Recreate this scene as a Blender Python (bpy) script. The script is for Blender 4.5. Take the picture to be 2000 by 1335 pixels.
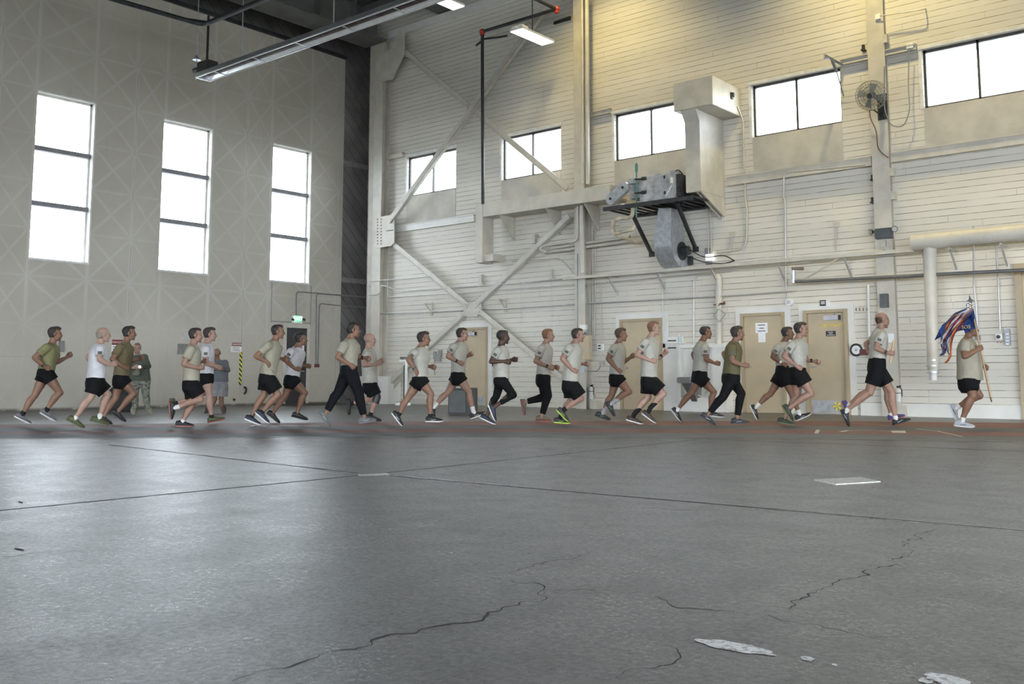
import bpy, bmesh, math, random
from mathutils import Vector, Matrix, noise
random.seed(7)
for o in list(bpy.data.objects): bpy.data.objects.remove(o)
SC = bpy.context.scene
COL = SC.collection
# ---------------------------------------------------------------- camera
FPX, PITCH, YAW, CAMH = 1882.7, 0.1069, 0.6966, 0.78
cam = bpy.data.cameras.new('camera'); camo = bpy.data.objects.new('camera', cam); COL.objects.link(camo)
cam.sensor_width = 36.0; cam.lens = FPX / 2000 * 36.0
cam.shift_y = -132.1 / 2000
cam.clip_end = 300
camo.location = (0, 0, CAMH); camo.rotation_euler = (math.pi / 2 + PITCH, 0, YAW)
SC.camera = camo
# ---------------------------------------------------------------- light and exposure
SC.view_settings.view_transform = 'Standard'; SC.view_settings.look = 'None'
SC.view_settings.gamma = 1; SC.view_settings.use_curve_mapping = False
SC.view_settings.exposure = 0.85
world = bpy.data.worlds.new('overcast_sky'); SC.world = world; world.use_nodes = True
bg = world.node_tree.nodes['Background']
bg.inputs[0].default_value = (0.86, 0.925, 1.0, 1); bg.inputs[1].default_value = 9.5
def lamp(name, typ, loc, energy, color, size=0.5, rot=(0, 0, 0), sizey=None, spot=None):
    l = bpy.data.lights.new(name, typ); l.energy = energy; l.color = color
    if typ == 'AREA':
        l.size = size
        if sizey: l.shape = 'RECTANGLE'; l.size_y = sizey
    elif typ == 'SPOT': l.shadow_soft_size = size; l.spot_size = spot; l.spot_blend = 0.9
    else: l.shadow_soft_size = size
    o = bpy.data.objects.new(name, l); o.location = loc; o.rotation_euler = rot; COL.objects.link(o)
    return o
# sodium high-bay lamps hanging under the roof close to the back wall, above the frame
for x_, y_, e_ in ((-13.3, 18.1, 680), (-6.6, 17.9, 1150), (-.5, 17.6, 700)):
    lamp('sodium_high_bay_lamp', 'SPOT', (x_, y_, 12.6), e_, (1.0, 0.80, 0.34), 0.2, (math.radians(8), 0, 0), spot=math.radians(100))

WY, LX = 20.3, -23.6          # back wall plane Y, left wall plane X
def ray(px, py):
    X = (px - 1000) / FPX; U = -(py - (667.5 - 132.1)) / FPX
    fy = math.cos(PITCH) - U * math.sin(PITCH); z = math.sin(PITCH) + U * math.cos(PITCH)
    c, s = math.cos(YAW), math.sin(YAW)
    return Vector((X * c - fy * s, X * s + fy * c, z))
CAM = Vector((0, 0, CAMH))
def B(px, py, off=0.0):       # point of the plane standing `off` in front of the back wall
    r = ray(px, py); return CAM + r * ((WY - off) / r.y)
def L(px, py, off=0.0):       # same for the left wall
    r = ray(px, py); return CAM + r * ((LX + off) / r.x)
def F(px, py, z=0.0):         # point of the floor
    r = ray(px, py); return CAM + r * ((z - CAMH) / r.z)
# ---------------------------------------------------------------- materials
def newmat(name):
    m = bpy.data.materials.new(name); m.use_nodes = True
    return m, m.node_tree, m.node_tree.nodes['Principled BSDF']
class X:                      # tiny expression builder over math nodes
    def __init__(s, nt, k): s.nt, s.k = nt, k
    def op(s, o, b=None, c=None):
        n = s.nt.nodes.new('ShaderNodeMath'); n.operation = o
        for i, v in enumerate([s, b, c]):
            if v is None: continue
            if isinstance(v, X): s.nt.links.new(v.k, n.inputs[i])
            else: n.inputs[i].default_value = v
        return X(s.nt, n.outputs[0])
    def __add__(s, b): return s.op('ADD', b)
    def __sub__(s, b): return s.op('SUBTRACT', b)
    def __mul__(s, b): return s.op('MULTIPLY', b)
    def __truediv__(s, b): return s.op('DIVIDE', b)
    def frac(s): return s.op('FRACT')
    def floor(s): return s.op('FLOOR')
    def abs(s): return s.op('ABSOLUTE')
    def lt(s, b): return s.op('LESS_THAN', b)
    def gt(s, b): return s.op('GREATER_THAN', b)
    def mn(s, b): return s.op('MINIMUM', b)
    def mx(s, b): return s.op('MAXIMUM', b)
    def sm(s, a, b):          # smooth 0..1 from a to b
        n = s.nt.nodes.new('ShaderNodeMapRange'); n.interpolation_type = 'SMOOTHSTEP'
        s.nt.links.new(s.k, n.inputs[0]); n.inputs[1].default_value = a; n.inputs[2].default_value = b
        return X(s.nt, n.outputs[0])
def coords(nt):
    t = nt.nodes.new('ShaderNodeTexCoord'); s = nt.nodes.new('ShaderNodeSeparateXYZ')
    nt.links.new(t.outputs['Object'], s.inputs[0])
    return t.outputs['Object'], X(nt, s.outputs[0]), X(nt, s.outputs[1]), X(nt, s.outputs[2])
def nz(nt, vec, scale, detail=4, rough=.55, stretch=None):
    if stretch:
        mp = nt.nodes.new('ShaderNodeMapping'); mp.inputs['Scale'].default_value = stretch
        nt.links.new(vec, mp.inputs[0]); vec = mp.outputs[0]
    n = nt.nodes.new('ShaderNodeTexNoise'); n.inputs['Scale'].default_value = scale
    n.inputs['Detail'].default_value = detail; n.inputs['Roughness'].default_value = rough
    nt.links.new(vec, n.inputs['Vector']); return X(nt, n.outputs[0])
def mixc(nt, fac, a, b):
    n = nt.nodes.new('ShaderNodeMix'); n.data_type = 'RGBA'
    if isinstance(fac, X): nt.links.new(fac.k, n.inputs[0])
    else: n.inputs[0].default_value = fac
    for i, v in ((6, a), (7, b)):
        if isinstance(v, tuple): n.inputs[i].default_value = (*v, 1)
        else: nt.links.new(v, n.inputs[i])
    return n.outputs[2]
def bump(nt, bs, h, strength, dist):
    n = nt.nodes.new('ShaderNodeBump'); n.inputs['Strength'].default_value = strength
    n.inputs['Distance'].default_value = dist
    nt.links.new(h.k, n.inputs['Height']); nt.links.new(n.outputs[0], bs.inputs['Normal'])
MATS = {}
def mat(name, col=None, rough=.6, metal=0.0, var=.12, scale=6.0, emit=None, bmp=0.0, bscale=30):
    if name in MATS: return MATS[name]
    m, nt, bs = newmat(name)
    v, x, y, z = coords(nt)
    n = nz(nt, v, scale, 5)
    dark = tuple(c * (1 - var) for c in col); lite = tuple(min(1, c * (1 + var)) for c in col)
    nt.links.new(mixc(nt, n.sm(.3, .7), dark, lite), bs.inputs['Base Color'])
    bs.inputs['Roughness'].default_value = rough; bs.inputs['Metallic'].default_value = metal
    if bmp: bump(nt, bs, nz(nt, v, bscale, 3), bmp, .01)
    if emit:
        bs.inputs['Emission Color'].default_value = (*col, 1); bs.inputs['Emission Strength'].default_value = emit
    MATS[name] = m; return m
def siding():
    m, nt, bs = newmat('painted_plank_siding'); v, x, y, z = coords(nt)
    P = .134
    q = z / P; row = q.floor(); g = (q.frac() - .5).abs() * -1 + .5      # 0 at the gap
    br = nz(nt, v, 1.0, 5, .7, (1.3, 1, 9.0)).sm(.34, .54)              # where a gap is open
    wdt = nz(nt, v, 2.0, 3, .6, (3, 1, 12.)) 
    gap = (g * -1 + .060).sm(0, .05) * (br * .85 + .12) * (wdt.sm(.2, .6) * .6 + .4)
    # butt joints: one per plank, shifted from row to row
    sh = (row * 12.9898).op('SINE') * 43.7; sh = sh.frac()
    bj = ((x / 4.9 + sh).frac() - .5).abs()
    joint = (bj * -1 + .0014).sm(0, .001) * br * .45
    line = gap.mx(joint)
    tone = (row * 7.13).op('SINE') * .5 + .5
    c = mixc(nt, tone, (.585, .555, .485), (.64, .61, .535))
    blot = nz(nt, v, .6, 6, .65).sm(.35, .75)
    c = mixc(nt, blot * .35, c, (.50, .49, .44))
    streak = nz(nt, v, 1.0, 4, .6, (4, 1, .35)).sm(.6, .8)
    c = mixc(nt, streak * .25, c, (.40, .38, .34))
    c = mixc(nt, line * .95, c, (.07, .065, .055))
    nt.links.new(c, bs.inputs['Base Color']); bs.inputs['Roughness'].default_value = .55
    bump(nt, bs, (line * -1) + nz(nt, v, 8, 4) * .15, .5, .012)
    return m
def hangar():
    m, nt, bs = newmat('hangar_door_panel'); v, x, y, z = coords(nt)
    wob = (nz(nt, v, 3, 2) - .5) * .04
    u = ((y + wob - 10.12) / 3.45).frac() * 3.45
    a1 = u / 1.48; a2 = (u - 1.48) / 1.13; a3 = (u - 2.61) / .84
    c1 = u.lt(1.48); c3 = u.gt(2.61); c2 = (c1 + c3) * -1 + 1
    a = a1 * c1 + a2 * c2 + a3 * c3
    b = ((z + wob - 8.97) / 1.15).frac()
    ex = (a - .5).abs() * -1 + .5; ez = (b - .5).abs() * -1 + .5
    hasx = (nz(nt, v, .25, 2).sm(.3, .42)) * 1.0
    d1 = (a - b).abs() * .75; d2 = (a + b - 1).abs() * .75
    band = (ex * 1.2 * -1 + .075).sm(0, .07).mx((ez * -1 + .05).sm(0, .06) * .7)
    band = band.mx((d1.mn(d2) * -1 + .06).sm(0, .06) * .8 * hasx)
    fade = nz(nt, v, .5, 3).sm(.25, .6) * .6 + .4
    low = z.sm(1.6, 3.2)                                               # the sooty lattice print fades out at head height
    c = mixc(nt, nz(nt, v, .35, 5, .6).sm(.35, .7), (.405, .38, .32), (.475, .45, .385))
    c = mixc(nt, nz(nt, v, 1.0, 5, .65, (1, 4, .5)).sm(.55, .8) * .35, c, (.33, .31, .27))
    c = mixc(nt, band * fade * (low * .75 + .25) * .30, c, (.68, .68, .67))
    seam = ((u - 2.61).abs() * -1 + .008).sm(0, .004) * nz(nt, v, 2, 3).sm(.35, .6)
    seam = seam.mx(((z - 1.28).abs() * -1 + .005).sm(0, .003) * nz(nt, v, 1.4, 3).sm(.45, .6) * .6)
    c = mixc(nt, seam * .7, c, (.10, .09, .08))
    base = (z * -1 + .09).sm(0, .07) * nz(nt, v, 3, 4).sm(.3, .5)
    c = mixc(nt, base * .8, c, (.05, .04, .03))
    nt.links.new(c, bs.inputs['Base Color']); bs.inputs['Roughness'].default_value = .6
    bump(nt, bs, nz(nt, v, 2.5, 5) - seam, .25, .01)
    return m
def diagboards():
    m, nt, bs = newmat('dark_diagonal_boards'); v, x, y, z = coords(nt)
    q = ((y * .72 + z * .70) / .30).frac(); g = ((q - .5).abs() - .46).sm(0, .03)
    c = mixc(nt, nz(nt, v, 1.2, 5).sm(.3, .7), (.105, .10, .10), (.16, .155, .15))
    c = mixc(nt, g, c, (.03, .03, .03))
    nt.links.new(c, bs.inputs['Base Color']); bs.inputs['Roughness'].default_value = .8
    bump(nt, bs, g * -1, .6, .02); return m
def concrete():
    m, nt, bs = newmat('polished_concrete'); v, x, y, z = coords(nt)
    big = nz(nt, v, .55, 6, .7).sm(.38, .62); mid = nz(nt, v, 1.7, 6, .65).sm(.22, .82)
    fine = nz(nt, v, 38, 6, .85).sm(.35, .68); sp = nz(nt, v, 60, 3, .6)
    c = mixc(nt, big, (.046, .045, .041), (.078, .077, .072))
    c = mixc(nt, mid * .5, c, (.115, .114, .108))
    c = mixc(nt, fine * .6, c, (.024, .024, .022))
    pit = (sp.sm(.66, .74) * nz(nt, v, 5, 3).sm(.45, .65))
    c = mixc(nt, pit * .85, c, (.02, .02, .018))
    fl = nz(nt, v, 24, 4, .7, (1, .6, 1)).sm(.57, .65) * nz(nt, v, 3, 3).sm(.36, .6); c = mixc(nt, fl * .8, c, (.022, .021, .018)); lf = nz(nt, v, 33, 4, .7).sm(.62, .70) * nz(nt, v, 2, 3).sm(.45, .65); c = mixc(nt, lf * .5, c, (.20, .20, .19))
    st = nz(nt, v, 1.1, 5, .6, (1, 1, 1)).sm(.62, .72)
    c = mixc(nt, st * .15, c, (.07, .068, .05))
    nt.links.new(c, bs.inputs['Base Color'])
    r = nz(nt, v, 3.0, 6, .7).sm(.1, .9) * .16 + .17 + mid * .05 + fine * .16 + pit * .3
    nt.links.new(r.k, bs.inputs['Roughness'])
    bs.inputs['Specular IOR Level'].default_value = .45
    bump(nt, bs, nz(nt, v, 30, 6, .75) + nz(nt, v, 2.2, 3) * 2.0 - pit * .8, .42, .006)
    return m
def trackmat(name, ca, cb):
    m, nt, bs = newmat(name); v, x, y, z = coords(nt)
    c = mixc(nt, nz(nt, v, 1.5, 6, .7).sm(.35, .7), ca, cb)
    c = mixc(nt, nz(nt, v, 120, 3, .8).sm(.5, .8) * .4, c, (.30, .28, .27))
    nt.links.new(c, bs.inputs['Base Color']); bs.inputs['Roughness'].default_value = .62; bs.inputs['Specular IOR Level'].default_value = .4
    bump(nt, bs, nz(nt, v, 150, 3), .3, .004); return m
def glassmat():
    m = bpy.data.materials.new('window_glass'); m.use_nodes = True; nt = m.node_tree; nt.nodes.clear()
    o = nt.nodes.new('ShaderNodeOutputMaterial'); t = nt.nodes.new('ShaderNodeBsdfTransparent')
    g = nt.nodes.new('ShaderNodeBsdfGlossy'); g.inputs['Roughness'].default_value = .03
    mx = nt.nodes.new('ShaderNodeMixShader')
    n = nt.nodes.new('ShaderNodeTexNoise'); n.inputs['Scale'].default_value = 3
    r = nt.nodes.new('ShaderNodeMix'); r.data_type = 'RGBA'; nt.links.new(n.outputs[0], r.inputs[0])
    r.inputs[6].default_value = (.97, .98, .98, 1); r.inputs[7].default_value = (.92, .94, .95, 1)
    nt.links.new(r.outputs[2], t.inputs[0])
    mx.inputs[0].default_value = .05; nt.links.new(t.outputs[0], mx.inputs[1]); nt.links.new(g.outputs[0], mx.inputs[2])
    nt.links.new(mx.outputs[0], o.inputs[0]); return m
def stripes(name, c1, c2, period, axis='d', duty=.5):
    m, nt, bs = newmat(name); v, x, y, z = coords(nt)
    e = {'d': y + z, 'z': z, 'x': x, 'y': y, 'dx': x + z}[axis]
    nt.links.new(mixc(nt, (e / period).frac().gt(duty), c1, c2), bs.inputs['Base Color'])
    bs.inputs['Roughness'].default_value = .5; return m
M_SID, M_HAN, M_DIAG, M_CON, M_GLASS = siding(), hangar(), diagboards(), concrete(), glassmat()
CREAM = lambda: mat('cream_painted_steel', (.50, .475, .41), .45, 0, .10, 3)
WHITEP = lambda: mat('white_painted_wood', (.66, .655, .62), .5, 0, .06, 2)
PLY = lambda: mat('painted_plywood', (.47, .445, .38), .55, 0, .14, 1.6)
TAN = lambda: mat('tan_door_paint', (.46, .38, .26), .45, 0, .06, 2)
TANF = lambda: mat('tan_frame_paint', (.38, .31, .20), .45, 0, .06, 2)
DKST = lambda: mat('dark_steel', (.035, .037, .04), .5, .3, .3, 5)
BLK = lambda: mat('black_plastic', (.02, .02, .022), .45, 0, .2, 9)
GALV = lambda: mat('galvanised_steel', (.46, .48, .50), .38, .55, .18, 9)
GREYP = lambda: mat('grey_paint', (.22, .23, .23), .5, 0, .1, 6)
COND = lambda: mat('galvanised_conduit', (.50, .50, .48), .4, .35, .1, 9)
WHT = lambda: mat('white_enamel', (.75, .75, .73), .4, 0, .04, 6)
RED = lambda: mat('red_paint', (.42, .03, .02), .45, 0, .1, 9)
YEL = lambda: mat('yellow_paint', (.75, .60, .03), .5, 0, .1, 9)
# ---------------------------------------------------------------- mesh building
class MB:
    def __init__(s): s.v, s.f, s.m = [], [], []
    def add(s, vs, fs, mi=0):
        o = len(s.v); s.v += [Vector(p) for p in vs]
        for f in fs: s.f.append([i + o for i in f]); s.m.append(mi)
    def box(s, a, b, mi=0):
        x0, x1 = sorted((a[0], b[0])); y0, y1 = sorted((a[1], b[1])); z0, z1 = sorted((a[2], b[2]))
        s.add([(x0,y0,z0),(x1,y0,z0),(x1,y1,z0),(x0,y1,z0),(x0,y0,z1),(x1,y0,z1),(x1,y1,z1),(x0,y1,z1)],
              [(0,3,2,1),(4,5,6,7),(0,1,5,4),(1,2,6,5),(2,3,7,6),(3,0,4,7)], mi)
    def obox(s, c, ax, ay, az, hx, hy, hz, mi=0):
        c = Vector(c); vs = []
        for k in (-1, 1):
            for i, j in ((-1,-1),(1,-1),(1,1),(-1,1)): vs.append(c + ax*hx*i + ay*hy*j + az*hz*k)
        s.add(vs, [(0,3,2,1),(4,5,6,7),(0,1,5,4),(1,2,6,5),(2,3,7,6),(3,0,4,7)], mi)
    def bar(s, p, q, w, d, nrm=(0,-1,0), mi=0):    # w across in the plane square to nrm, d along nrm
        p, q, n = Vector(p), Vector(q), Vector(nrm); ax = (q - p).normalized(); ay = n.cross(ax).normalized(); n = ax.cross(ay)
        s.obox((p + q) / 2, ax, ay, n, (q - p).length / 2, w / 2, d / 2, mi)
    def prism(s, pts, dv, mi=0):                   # polygon extruded along vector dv
        n = len(pts); dv = Vector(dv); a = [Vector(p) for p in pts]
        s.add(a + [p + dv for p in a], [tuple(range(n))[::-1], tuple(range(n, 2*n))] + [(i, (i+1) % n, n + (i+1) % n, n + i) for i in range(n)], mi)
    def loft(s, rings, mi=0, cap=True):
        n = len(rings[0]); vs = [p for r in rings for p in r]; fs = []
        for k in range(len(rings) - 1):
            for i in range(n):
                j = (i + 1) % n; fs.append((k*n + i, k*n + j, (k+1)*n + j, (k+1)*n + i))
        if cap: fs += [tuple(range(n))[::-1], tuple((len(rings)-1)*n + i for i in range(n))]
        s.add(vs, fs, mi)
    def tube(s, pts, r, seg=10, fil=0.0, mi=0):
        P = [Vector(p) for p in pts]
        if fil:
            Q = [P[0]]
            for i in range(1, len(P) - 1):
                a, b, c = P[i-1], P[i], P[i+1]; f = min(fil, (b-a).length*.45, (c-b).length*.45)
                s0 = b + (a-b).normalized()*f; s1 = b + (c-b).normalized()*f
                for t in (0, .25, .5, .75, 1): Q.append(s0*(1-t)**2 + b*2*t*(1-t) + s1*t*t)
            P = Q + [P[-1]]
        rr = r if isinstance(r, (list, tuple)) else [r] * len(P)
        rings = []; up = None
        for i, p in enumerate(P):
            d = (P[min(i+1, len(P)-1)] - P[max(i-1, 0)]).normalized()
            if up is None:
                up = Vector((0, 0, 1)) if abs(d.z) < .9 else Vector((1, 0, 0))
            up = (up - d * up.dot(d)).normalized(); sd = d.cross(up)
            rings.append([p + (up*math.cos(t*2*math.pi/seg) + sd*math.sin(t*2*math.pi/seg)) * rr[i] for t in range(seg)])
        s.loft(rings, mi)
    def cyl(s, p, q, r, r2=None, seg=20, mi=0):
        s.tube([p, q], [r, r if r2 is None else r2], seg, 0, mi)
    def ell(s, c, ax, ay, az, rx, ry, rz, nu=14, nv=8, mi=0):
        c = Vector(c); vs = [c + az*rz]; fs = []
        for j in range(1, nv):
            t = math.pi * j / nv
            for i in range(nu):
                a = 2*math.pi*i/nu; vs.append(c + ax*(rx*math.sin(t)*math.cos(a)) + ay*(ry*math.sin(t)*math.sin(a)) + az*(rz*math.cos(t)))
        vs.append(c - az*rz); last = len(vs) - 1
        for i in range(nu):
            fs.append((0, 1+i, 1+(i+1) % nu)); b = 1 + (nv-2)*nu; fs.append((last, b+(i+1) % nu, b+i))
            for j in range(nv-2): o = 1 + j*nu; fs.append((o+i, o+nu+i, o+nu+(i+1) % nu, o+(i+1) % nu))
        s.add(vs, fs, mi)
    def make(s, name, mats, parent=None, smooth=False, bev=0.0, origin=None):
        if not isinstance(mats, (list, tuple)): mats = [mats]
        me = bpy.data.meshes.new(name)
        off = Vector(origin) if origin is not None else Vector((0, 0, 0))
        if parent is not None and origin is None: off = parent.matrix_world.translation if parent.parent else parent.location
        me.from_pydata([tuple(v - off) for v in s.v], [], s.f)
        for m in mats: me.materials.append(m)
        me.polygons.foreach_set('material_index', s.m)
        if smooth: me.polygons.foreach_set('use_smooth', [True] * len(me.polygons))
        bm = bmesh.new(); bm.from_mesh(me); bmesh.ops.recalc_face_normals(bm, faces=bm.faces)
        if bev: bmesh.ops.bevel(bm, geom=list(bm.edges), offset=bev, segments=2, affect='EDGES', clamp_overlap=True)
        bm.to_mesh(me); bm.free()
        o = bpy.data.objects.new(name, me); COL.objects.link(o)
        if smooth: 
            try: me.set_sharp_from_angle(angle=math.radians(40))
            except Exception: pass
        if parent is not None:
            o.parent = parent
            if origin is not None: o.location = off - ORG.get(parent.name, parent.location)
        elif origin is not None: o.location = off
        ORG[o.name] = off.copy()
        return o
ORG = {}
def tag(o, label, cat, group=None, kind=None):
    if kind: o['kind'] = kind
    if label: o['label'] = label
    if cat: o['category'] = cat
    if group: o['group'] = group
    return o
def thing(name, label, cat, loc, group=None):
    o = bpy.data.objects.new(name, None); o.empty_display_size = .1; COL.objects.link(o); o.location = loc
    ORG[o.name] = Vector(loc); return tag(o, label, cat, group)
def part(mb, name, mats, parent, **k):             # child mesh sharing its parent's origin
    me_o = mb.make(name, mats, None, origin=ORG[parent.name], **k)
    me_o.parent = parent; me_o.location = (0, 0, 0); return me_o
def single(mb, name, mats, label, cat, group=None, **k):
    c = sum(mb.v, Vector()) / len(mb.v); c.z = min(v.z for v in mb.v)
    return tag(mb.make(name, mats, None, origin=c, **k), label, cat, group)
def struct(mb, name, mats, **k):
    o = mb.make(name, mats, None, origin=(0, 0, 0), **k); o['kind'] = 'structure'; return o
def text_mesh(s, size, origin, right, up, depth=.004, align='CENTER'):
    cu = bpy.data.curves.new('t', 'FONT'); cu.body = s; cu.size = size; cu.extrude = depth / 2; cu.align_x = align; cu.align_y = 'CENTER'
    o = bpy.data.objects.new('t', cu); COL.objects.link(o)
    bpy.context.view_layer.update()
    me = bpy.data.meshes.new_from_object(o.evaluated_get(bpy.context.evaluated_depsgraph_get()))
    mb = MB(); r, u = Vector(right).normalized(), Vector(up).normalized(); n = r.cross(u); og = Vector(origin)
    mb.add([og + r*v.co.x + u*v.co.y + n*v.co.z for v in me.vertices], [tuple(p.vertices) for p in me.polygons])
    bpy.data.objects.remove(o); bpy.data.curves.remove(cu); bpy.data.meshes.remove(me)
    return mb
# ================================================================ SETTING
UX, UY, UZ = Vector((1,0,0)), Vector((0,1,0)), Vector((0,0,1))
def grid_wall(mb, fixed, us, zs, holes, t0, t1, axis):   # wall made of boxes around its window holes
    U = sorted(set([us[0], us[1]] + [h[0] for h in holes] + [h[1] for h in holes]))
    for i in range(len(U) - 1):
        a, b = U[i], U[i+1]; cuts = [h for h in holes if h[0] <= a + 1e-6 and h[1] >= b - 1e-6]
        z = zs[0]
        for h in sorted(cuts, key=lambda h: h[2]):
            if axis == 'x': mb.box((a, t0, z), (b, t1, h[2]))
            else: mb.box((t0, a, z), (t1, b, h[2]))
            z = h[3]
        if axis == 'x': mb.box((a, t0, z), (b, t1, zs[1]))
        else: mb.box((t0, a, z), (t1, b, zs[1]))
WB = [(-21.2, -19.13), (-17.36, -15.27), (-13.55, -11.46), (-9.73, -7.63), (-5.92, -3.82)]
WZ = (6.29, 7.54)
mb = MB(); grid_wall(mb, WY, (-22.7, 14), (0, 13), [(a, b, *WZ) for a, b in WB], WY, WY + .22, 'x')
struct(mb, 'wall_back', M_SID)
WLs = [(10.16, 11.6), (13.53, 15.0), (17.09, 18.5)]; WLZ = (3.64, 7.74)
mb = MB(); grid_wall(mb, LX, (-14, 19.8), (0, 11.1), [(a, b, *WLZ) for a, b in WLs], LX - .3, LX, 'y')
struct(mb, 'wall_left', M_HAN)
mb = MB(); mb.box((-25.0, -14, 10.95), (-24.35, 21.6, 13)); mb.box((-24.4, -14, 10.85), (LX - .28, 19.8, 10.97))  # ledge added to stop outside light leaking over the left wall
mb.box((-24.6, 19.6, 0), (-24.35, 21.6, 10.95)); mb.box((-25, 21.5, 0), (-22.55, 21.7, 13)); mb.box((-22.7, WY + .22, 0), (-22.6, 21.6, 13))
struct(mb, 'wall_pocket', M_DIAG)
mb = MB(); mb.box((-25, -14, 5.2), (14, -14.2, 13)); mb.box((-25, -14, 0), (-14, -14.2, 5.2)); struct(mb, 'wall_rear_unseen', mat('painted_steel_sheet', (.45, .44, .42), .6, 0, .1, 1))  # unseen wall; its low opening is shaped to dim the upper walls
mb = MB(); mb.box((14, -14.2, 5.2), (14.2, 24.5, 13)); mb.box((14, 14, 0), (14.2, 24.5, 5.2))
struct(mb, 'wall_right_unseen', mat('painted_steel_sheet'))  # unseen side wall, header added so sky light enters low
mb = MB(); mb.box((-25, -14.2, 13), (14.2, 24.7, 13.2))
for k in range(17): mb.box((-25, -13 + k*2.2, 12.78), (14, -12.9 + k*2.2, 13))
struct(mb, 'ceiling', mat('dark_roof_deck', (.085, .085, .09), .8, 0, .3, 2))
mb = MB(); mb.box((-80, -80, -.3), (60, 80, -.06)); struct(mb, 'ground_outside_unseen', mat('unseen_ground_grey', (.30, .30, .29), .9, 0, .15, .3))  # unseen ground added to keep sky light from below off the ceiling
# floor with its joints, cracks and paint blotches
mb = MB(); mb.box((-25, -14.2, -.2), (14.2, 24.7, 0))
def ribbon(mb, pts, w, mi, z=.0015, jit=0.0, step=.06, taper=False, wj=.5):
    pts = [Vector(p) for p in pts]; Q = []
    for a, b in zip(pts, pts[1:]):
        n = max(1, int((b - a).length / step))
        for i in range(n): Q.append(a.lerp(b, i / n))
    Q.append(pts[-1]); l, r = [], []
    for i, p in enumerate(Q):
        d = (Q[min(i+1, len(Q)-1)] - Q[max(i-1, 0)]).normalized(); s = Vector((-d.y, d.x, 0))
        o = s * (noise.noise(p * 6) * jit + noise.noise(p * 21) * jit * .5)
        ww = w * (1 + wj * noise.noise(p * 9 + Vector((3, 1, 0))))
        if taper: ww *= .35 + .65 * math.sin(math.pi * min(1, (i + 1) / len(Q)))
        l.append(p + o + s * ww / 2 + Vector((0, 0, z - p.z))); r.append(p + o - s * ww / 2 + Vector((0, 0, z - p.z)))
    n = len(Q); mb.add(l + r, [(i, i+1, n+i+1, n+i) for i in range(n-1)], mi)
def fp(*q): return [F(*p) for p in q]
for a, b in (((-200, 1016), (700, 928.5)), ((755, 923), (1365, 858))): ribbon(mb, fp(a, b), .024, 1, jit=.010, wj=.7)
for a, b in (((760, 928.5), (2300, 1063)), ((210, 868), (700, 924))): ribbon(mb, fp(a, b), .028, 1, jit=.012, wj=.8)
ribbon(mb, fp((1380, 857.5), (2000, 881), (2200, 888)), .03, 1, jit=.01)
ribbon(mb, fp((770, 928.2), (2000, 1037.9)), .026, 2, .0012, jit=.02, wj=1)
ribbon(mb, fp((240, 871.2), (700, 924.2)), .026, 2, .0012, jit=.02, wj=1)
ribbon(mb, fp((700, 927.5), (760, 926)), .16, 2, .0011, jit=.03)
for c, w in (
  ([(450, 1330), (560, 1305), (600, 1292), (650, 1275), (700, 1270), (760, 1245), (800, 1240), (850, 1222), (915, 1212), (960, 1197), (1000, 1186), (1020, 1175), (1055, 1168), (1066, 1152)], .010),
  ([(1066, 1152), (1040, 1138), (1010, 1136), (965, 1126)], .007), ([(1066, 1152), (1120, 1150), (1180, 1156)], .006),
  ([(1000, 1118), (1040, 1108), (1100, 1092), (1160, 1075)], .006),
  ([(1270, 1165), (1320, 1182), (1400, 1193), (1470, 1197), (1505, 1200)], .007),
  ([(1495, 1196), (1550, 1185), (1575, 1172), (1580, 1160), (1640, 1136), (1690, 1126), (1700, 1117), (1765, 1088), (1790, 1075)], .009),
  ([(1505, 1200), (1560, 1216), (1620, 1230), (1700, 1240), (1800, 1250)], .006),
  ([(1770, 1067), (1775, 1054), (1800, 1044), (1830, 1032)], .007),
  ([(1200, 1325), (1240, 1308), (1300, 1298), (1312, 1280), (1320, 1262)], .006),
  ([(455, 1138), (500, 1134), (560, 1136)], .005), ([(0, 1088), (60, 1082), (160, 1073)], .007),
  ([(1252, 992), (1300, 994), (1380, 999)], .012)):
    ribbon(mb, fp(*c), w * .75, 1, .001, jit=.055, step=.015, taper=True, wj=1.6)
def blotch(mb, cx, cy, rx, ry, mi, n=36, z=.0018):
    pts = []
    for i in range(n):
        a = 2*math.pi*i/n; k = 1 + .30*noise.noise(Vector((cx*.01+math.cos(a)*1.7, cy*.01+math.sin(a)*1.7, 0))) + .12*noise.noise(Vector((math.cos(a)*6, math.sin(a)*6, cx)))
        pts.append(F(cx + rx*k*math.cos(a), cy + ry*k*math.sin(a) + rx*k*math.cos(a)*.17, z))
    mb.add(pts, [tuple(range(n))], mi)
blotch(mb, 1440, 1263, 74, 9, 2); blotch(mb, 1577, 1285, 13, 4.5, 2); blotch(mb, 1850, 1326, 46, 10, 2); blotch(mb, 1630, 1297, 6, 2, 2)
blotch(mb, 1808, 1328, 14, 5, 2); blotch(mb, 40, 980, 5, 1.5, 1); blotch(mb, 38, 1072, 10, 1.6, 1)
def paintm():
    m, nt, bs = newmat('worn_white_paint'); v, x, y, z = coords(nt)
    c = mixc(nt, nz(nt, v, 40, 5, .8).sm(.40, .52), (.20, .20, .195), (.60, .61, .62))
    nt.links.new(c, bs.inputs['Base Color']); bs.inputs['Roughness'].default_value = .35
    bump(nt, bs, nz(nt, v, 60, 4), .5, .006); return m
M_WPAINT = paintm()
struct(mb, 'floor', [M_CON, mat('crack_black', (.025, .024, .022), .9), M_WPAINT])
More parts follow.
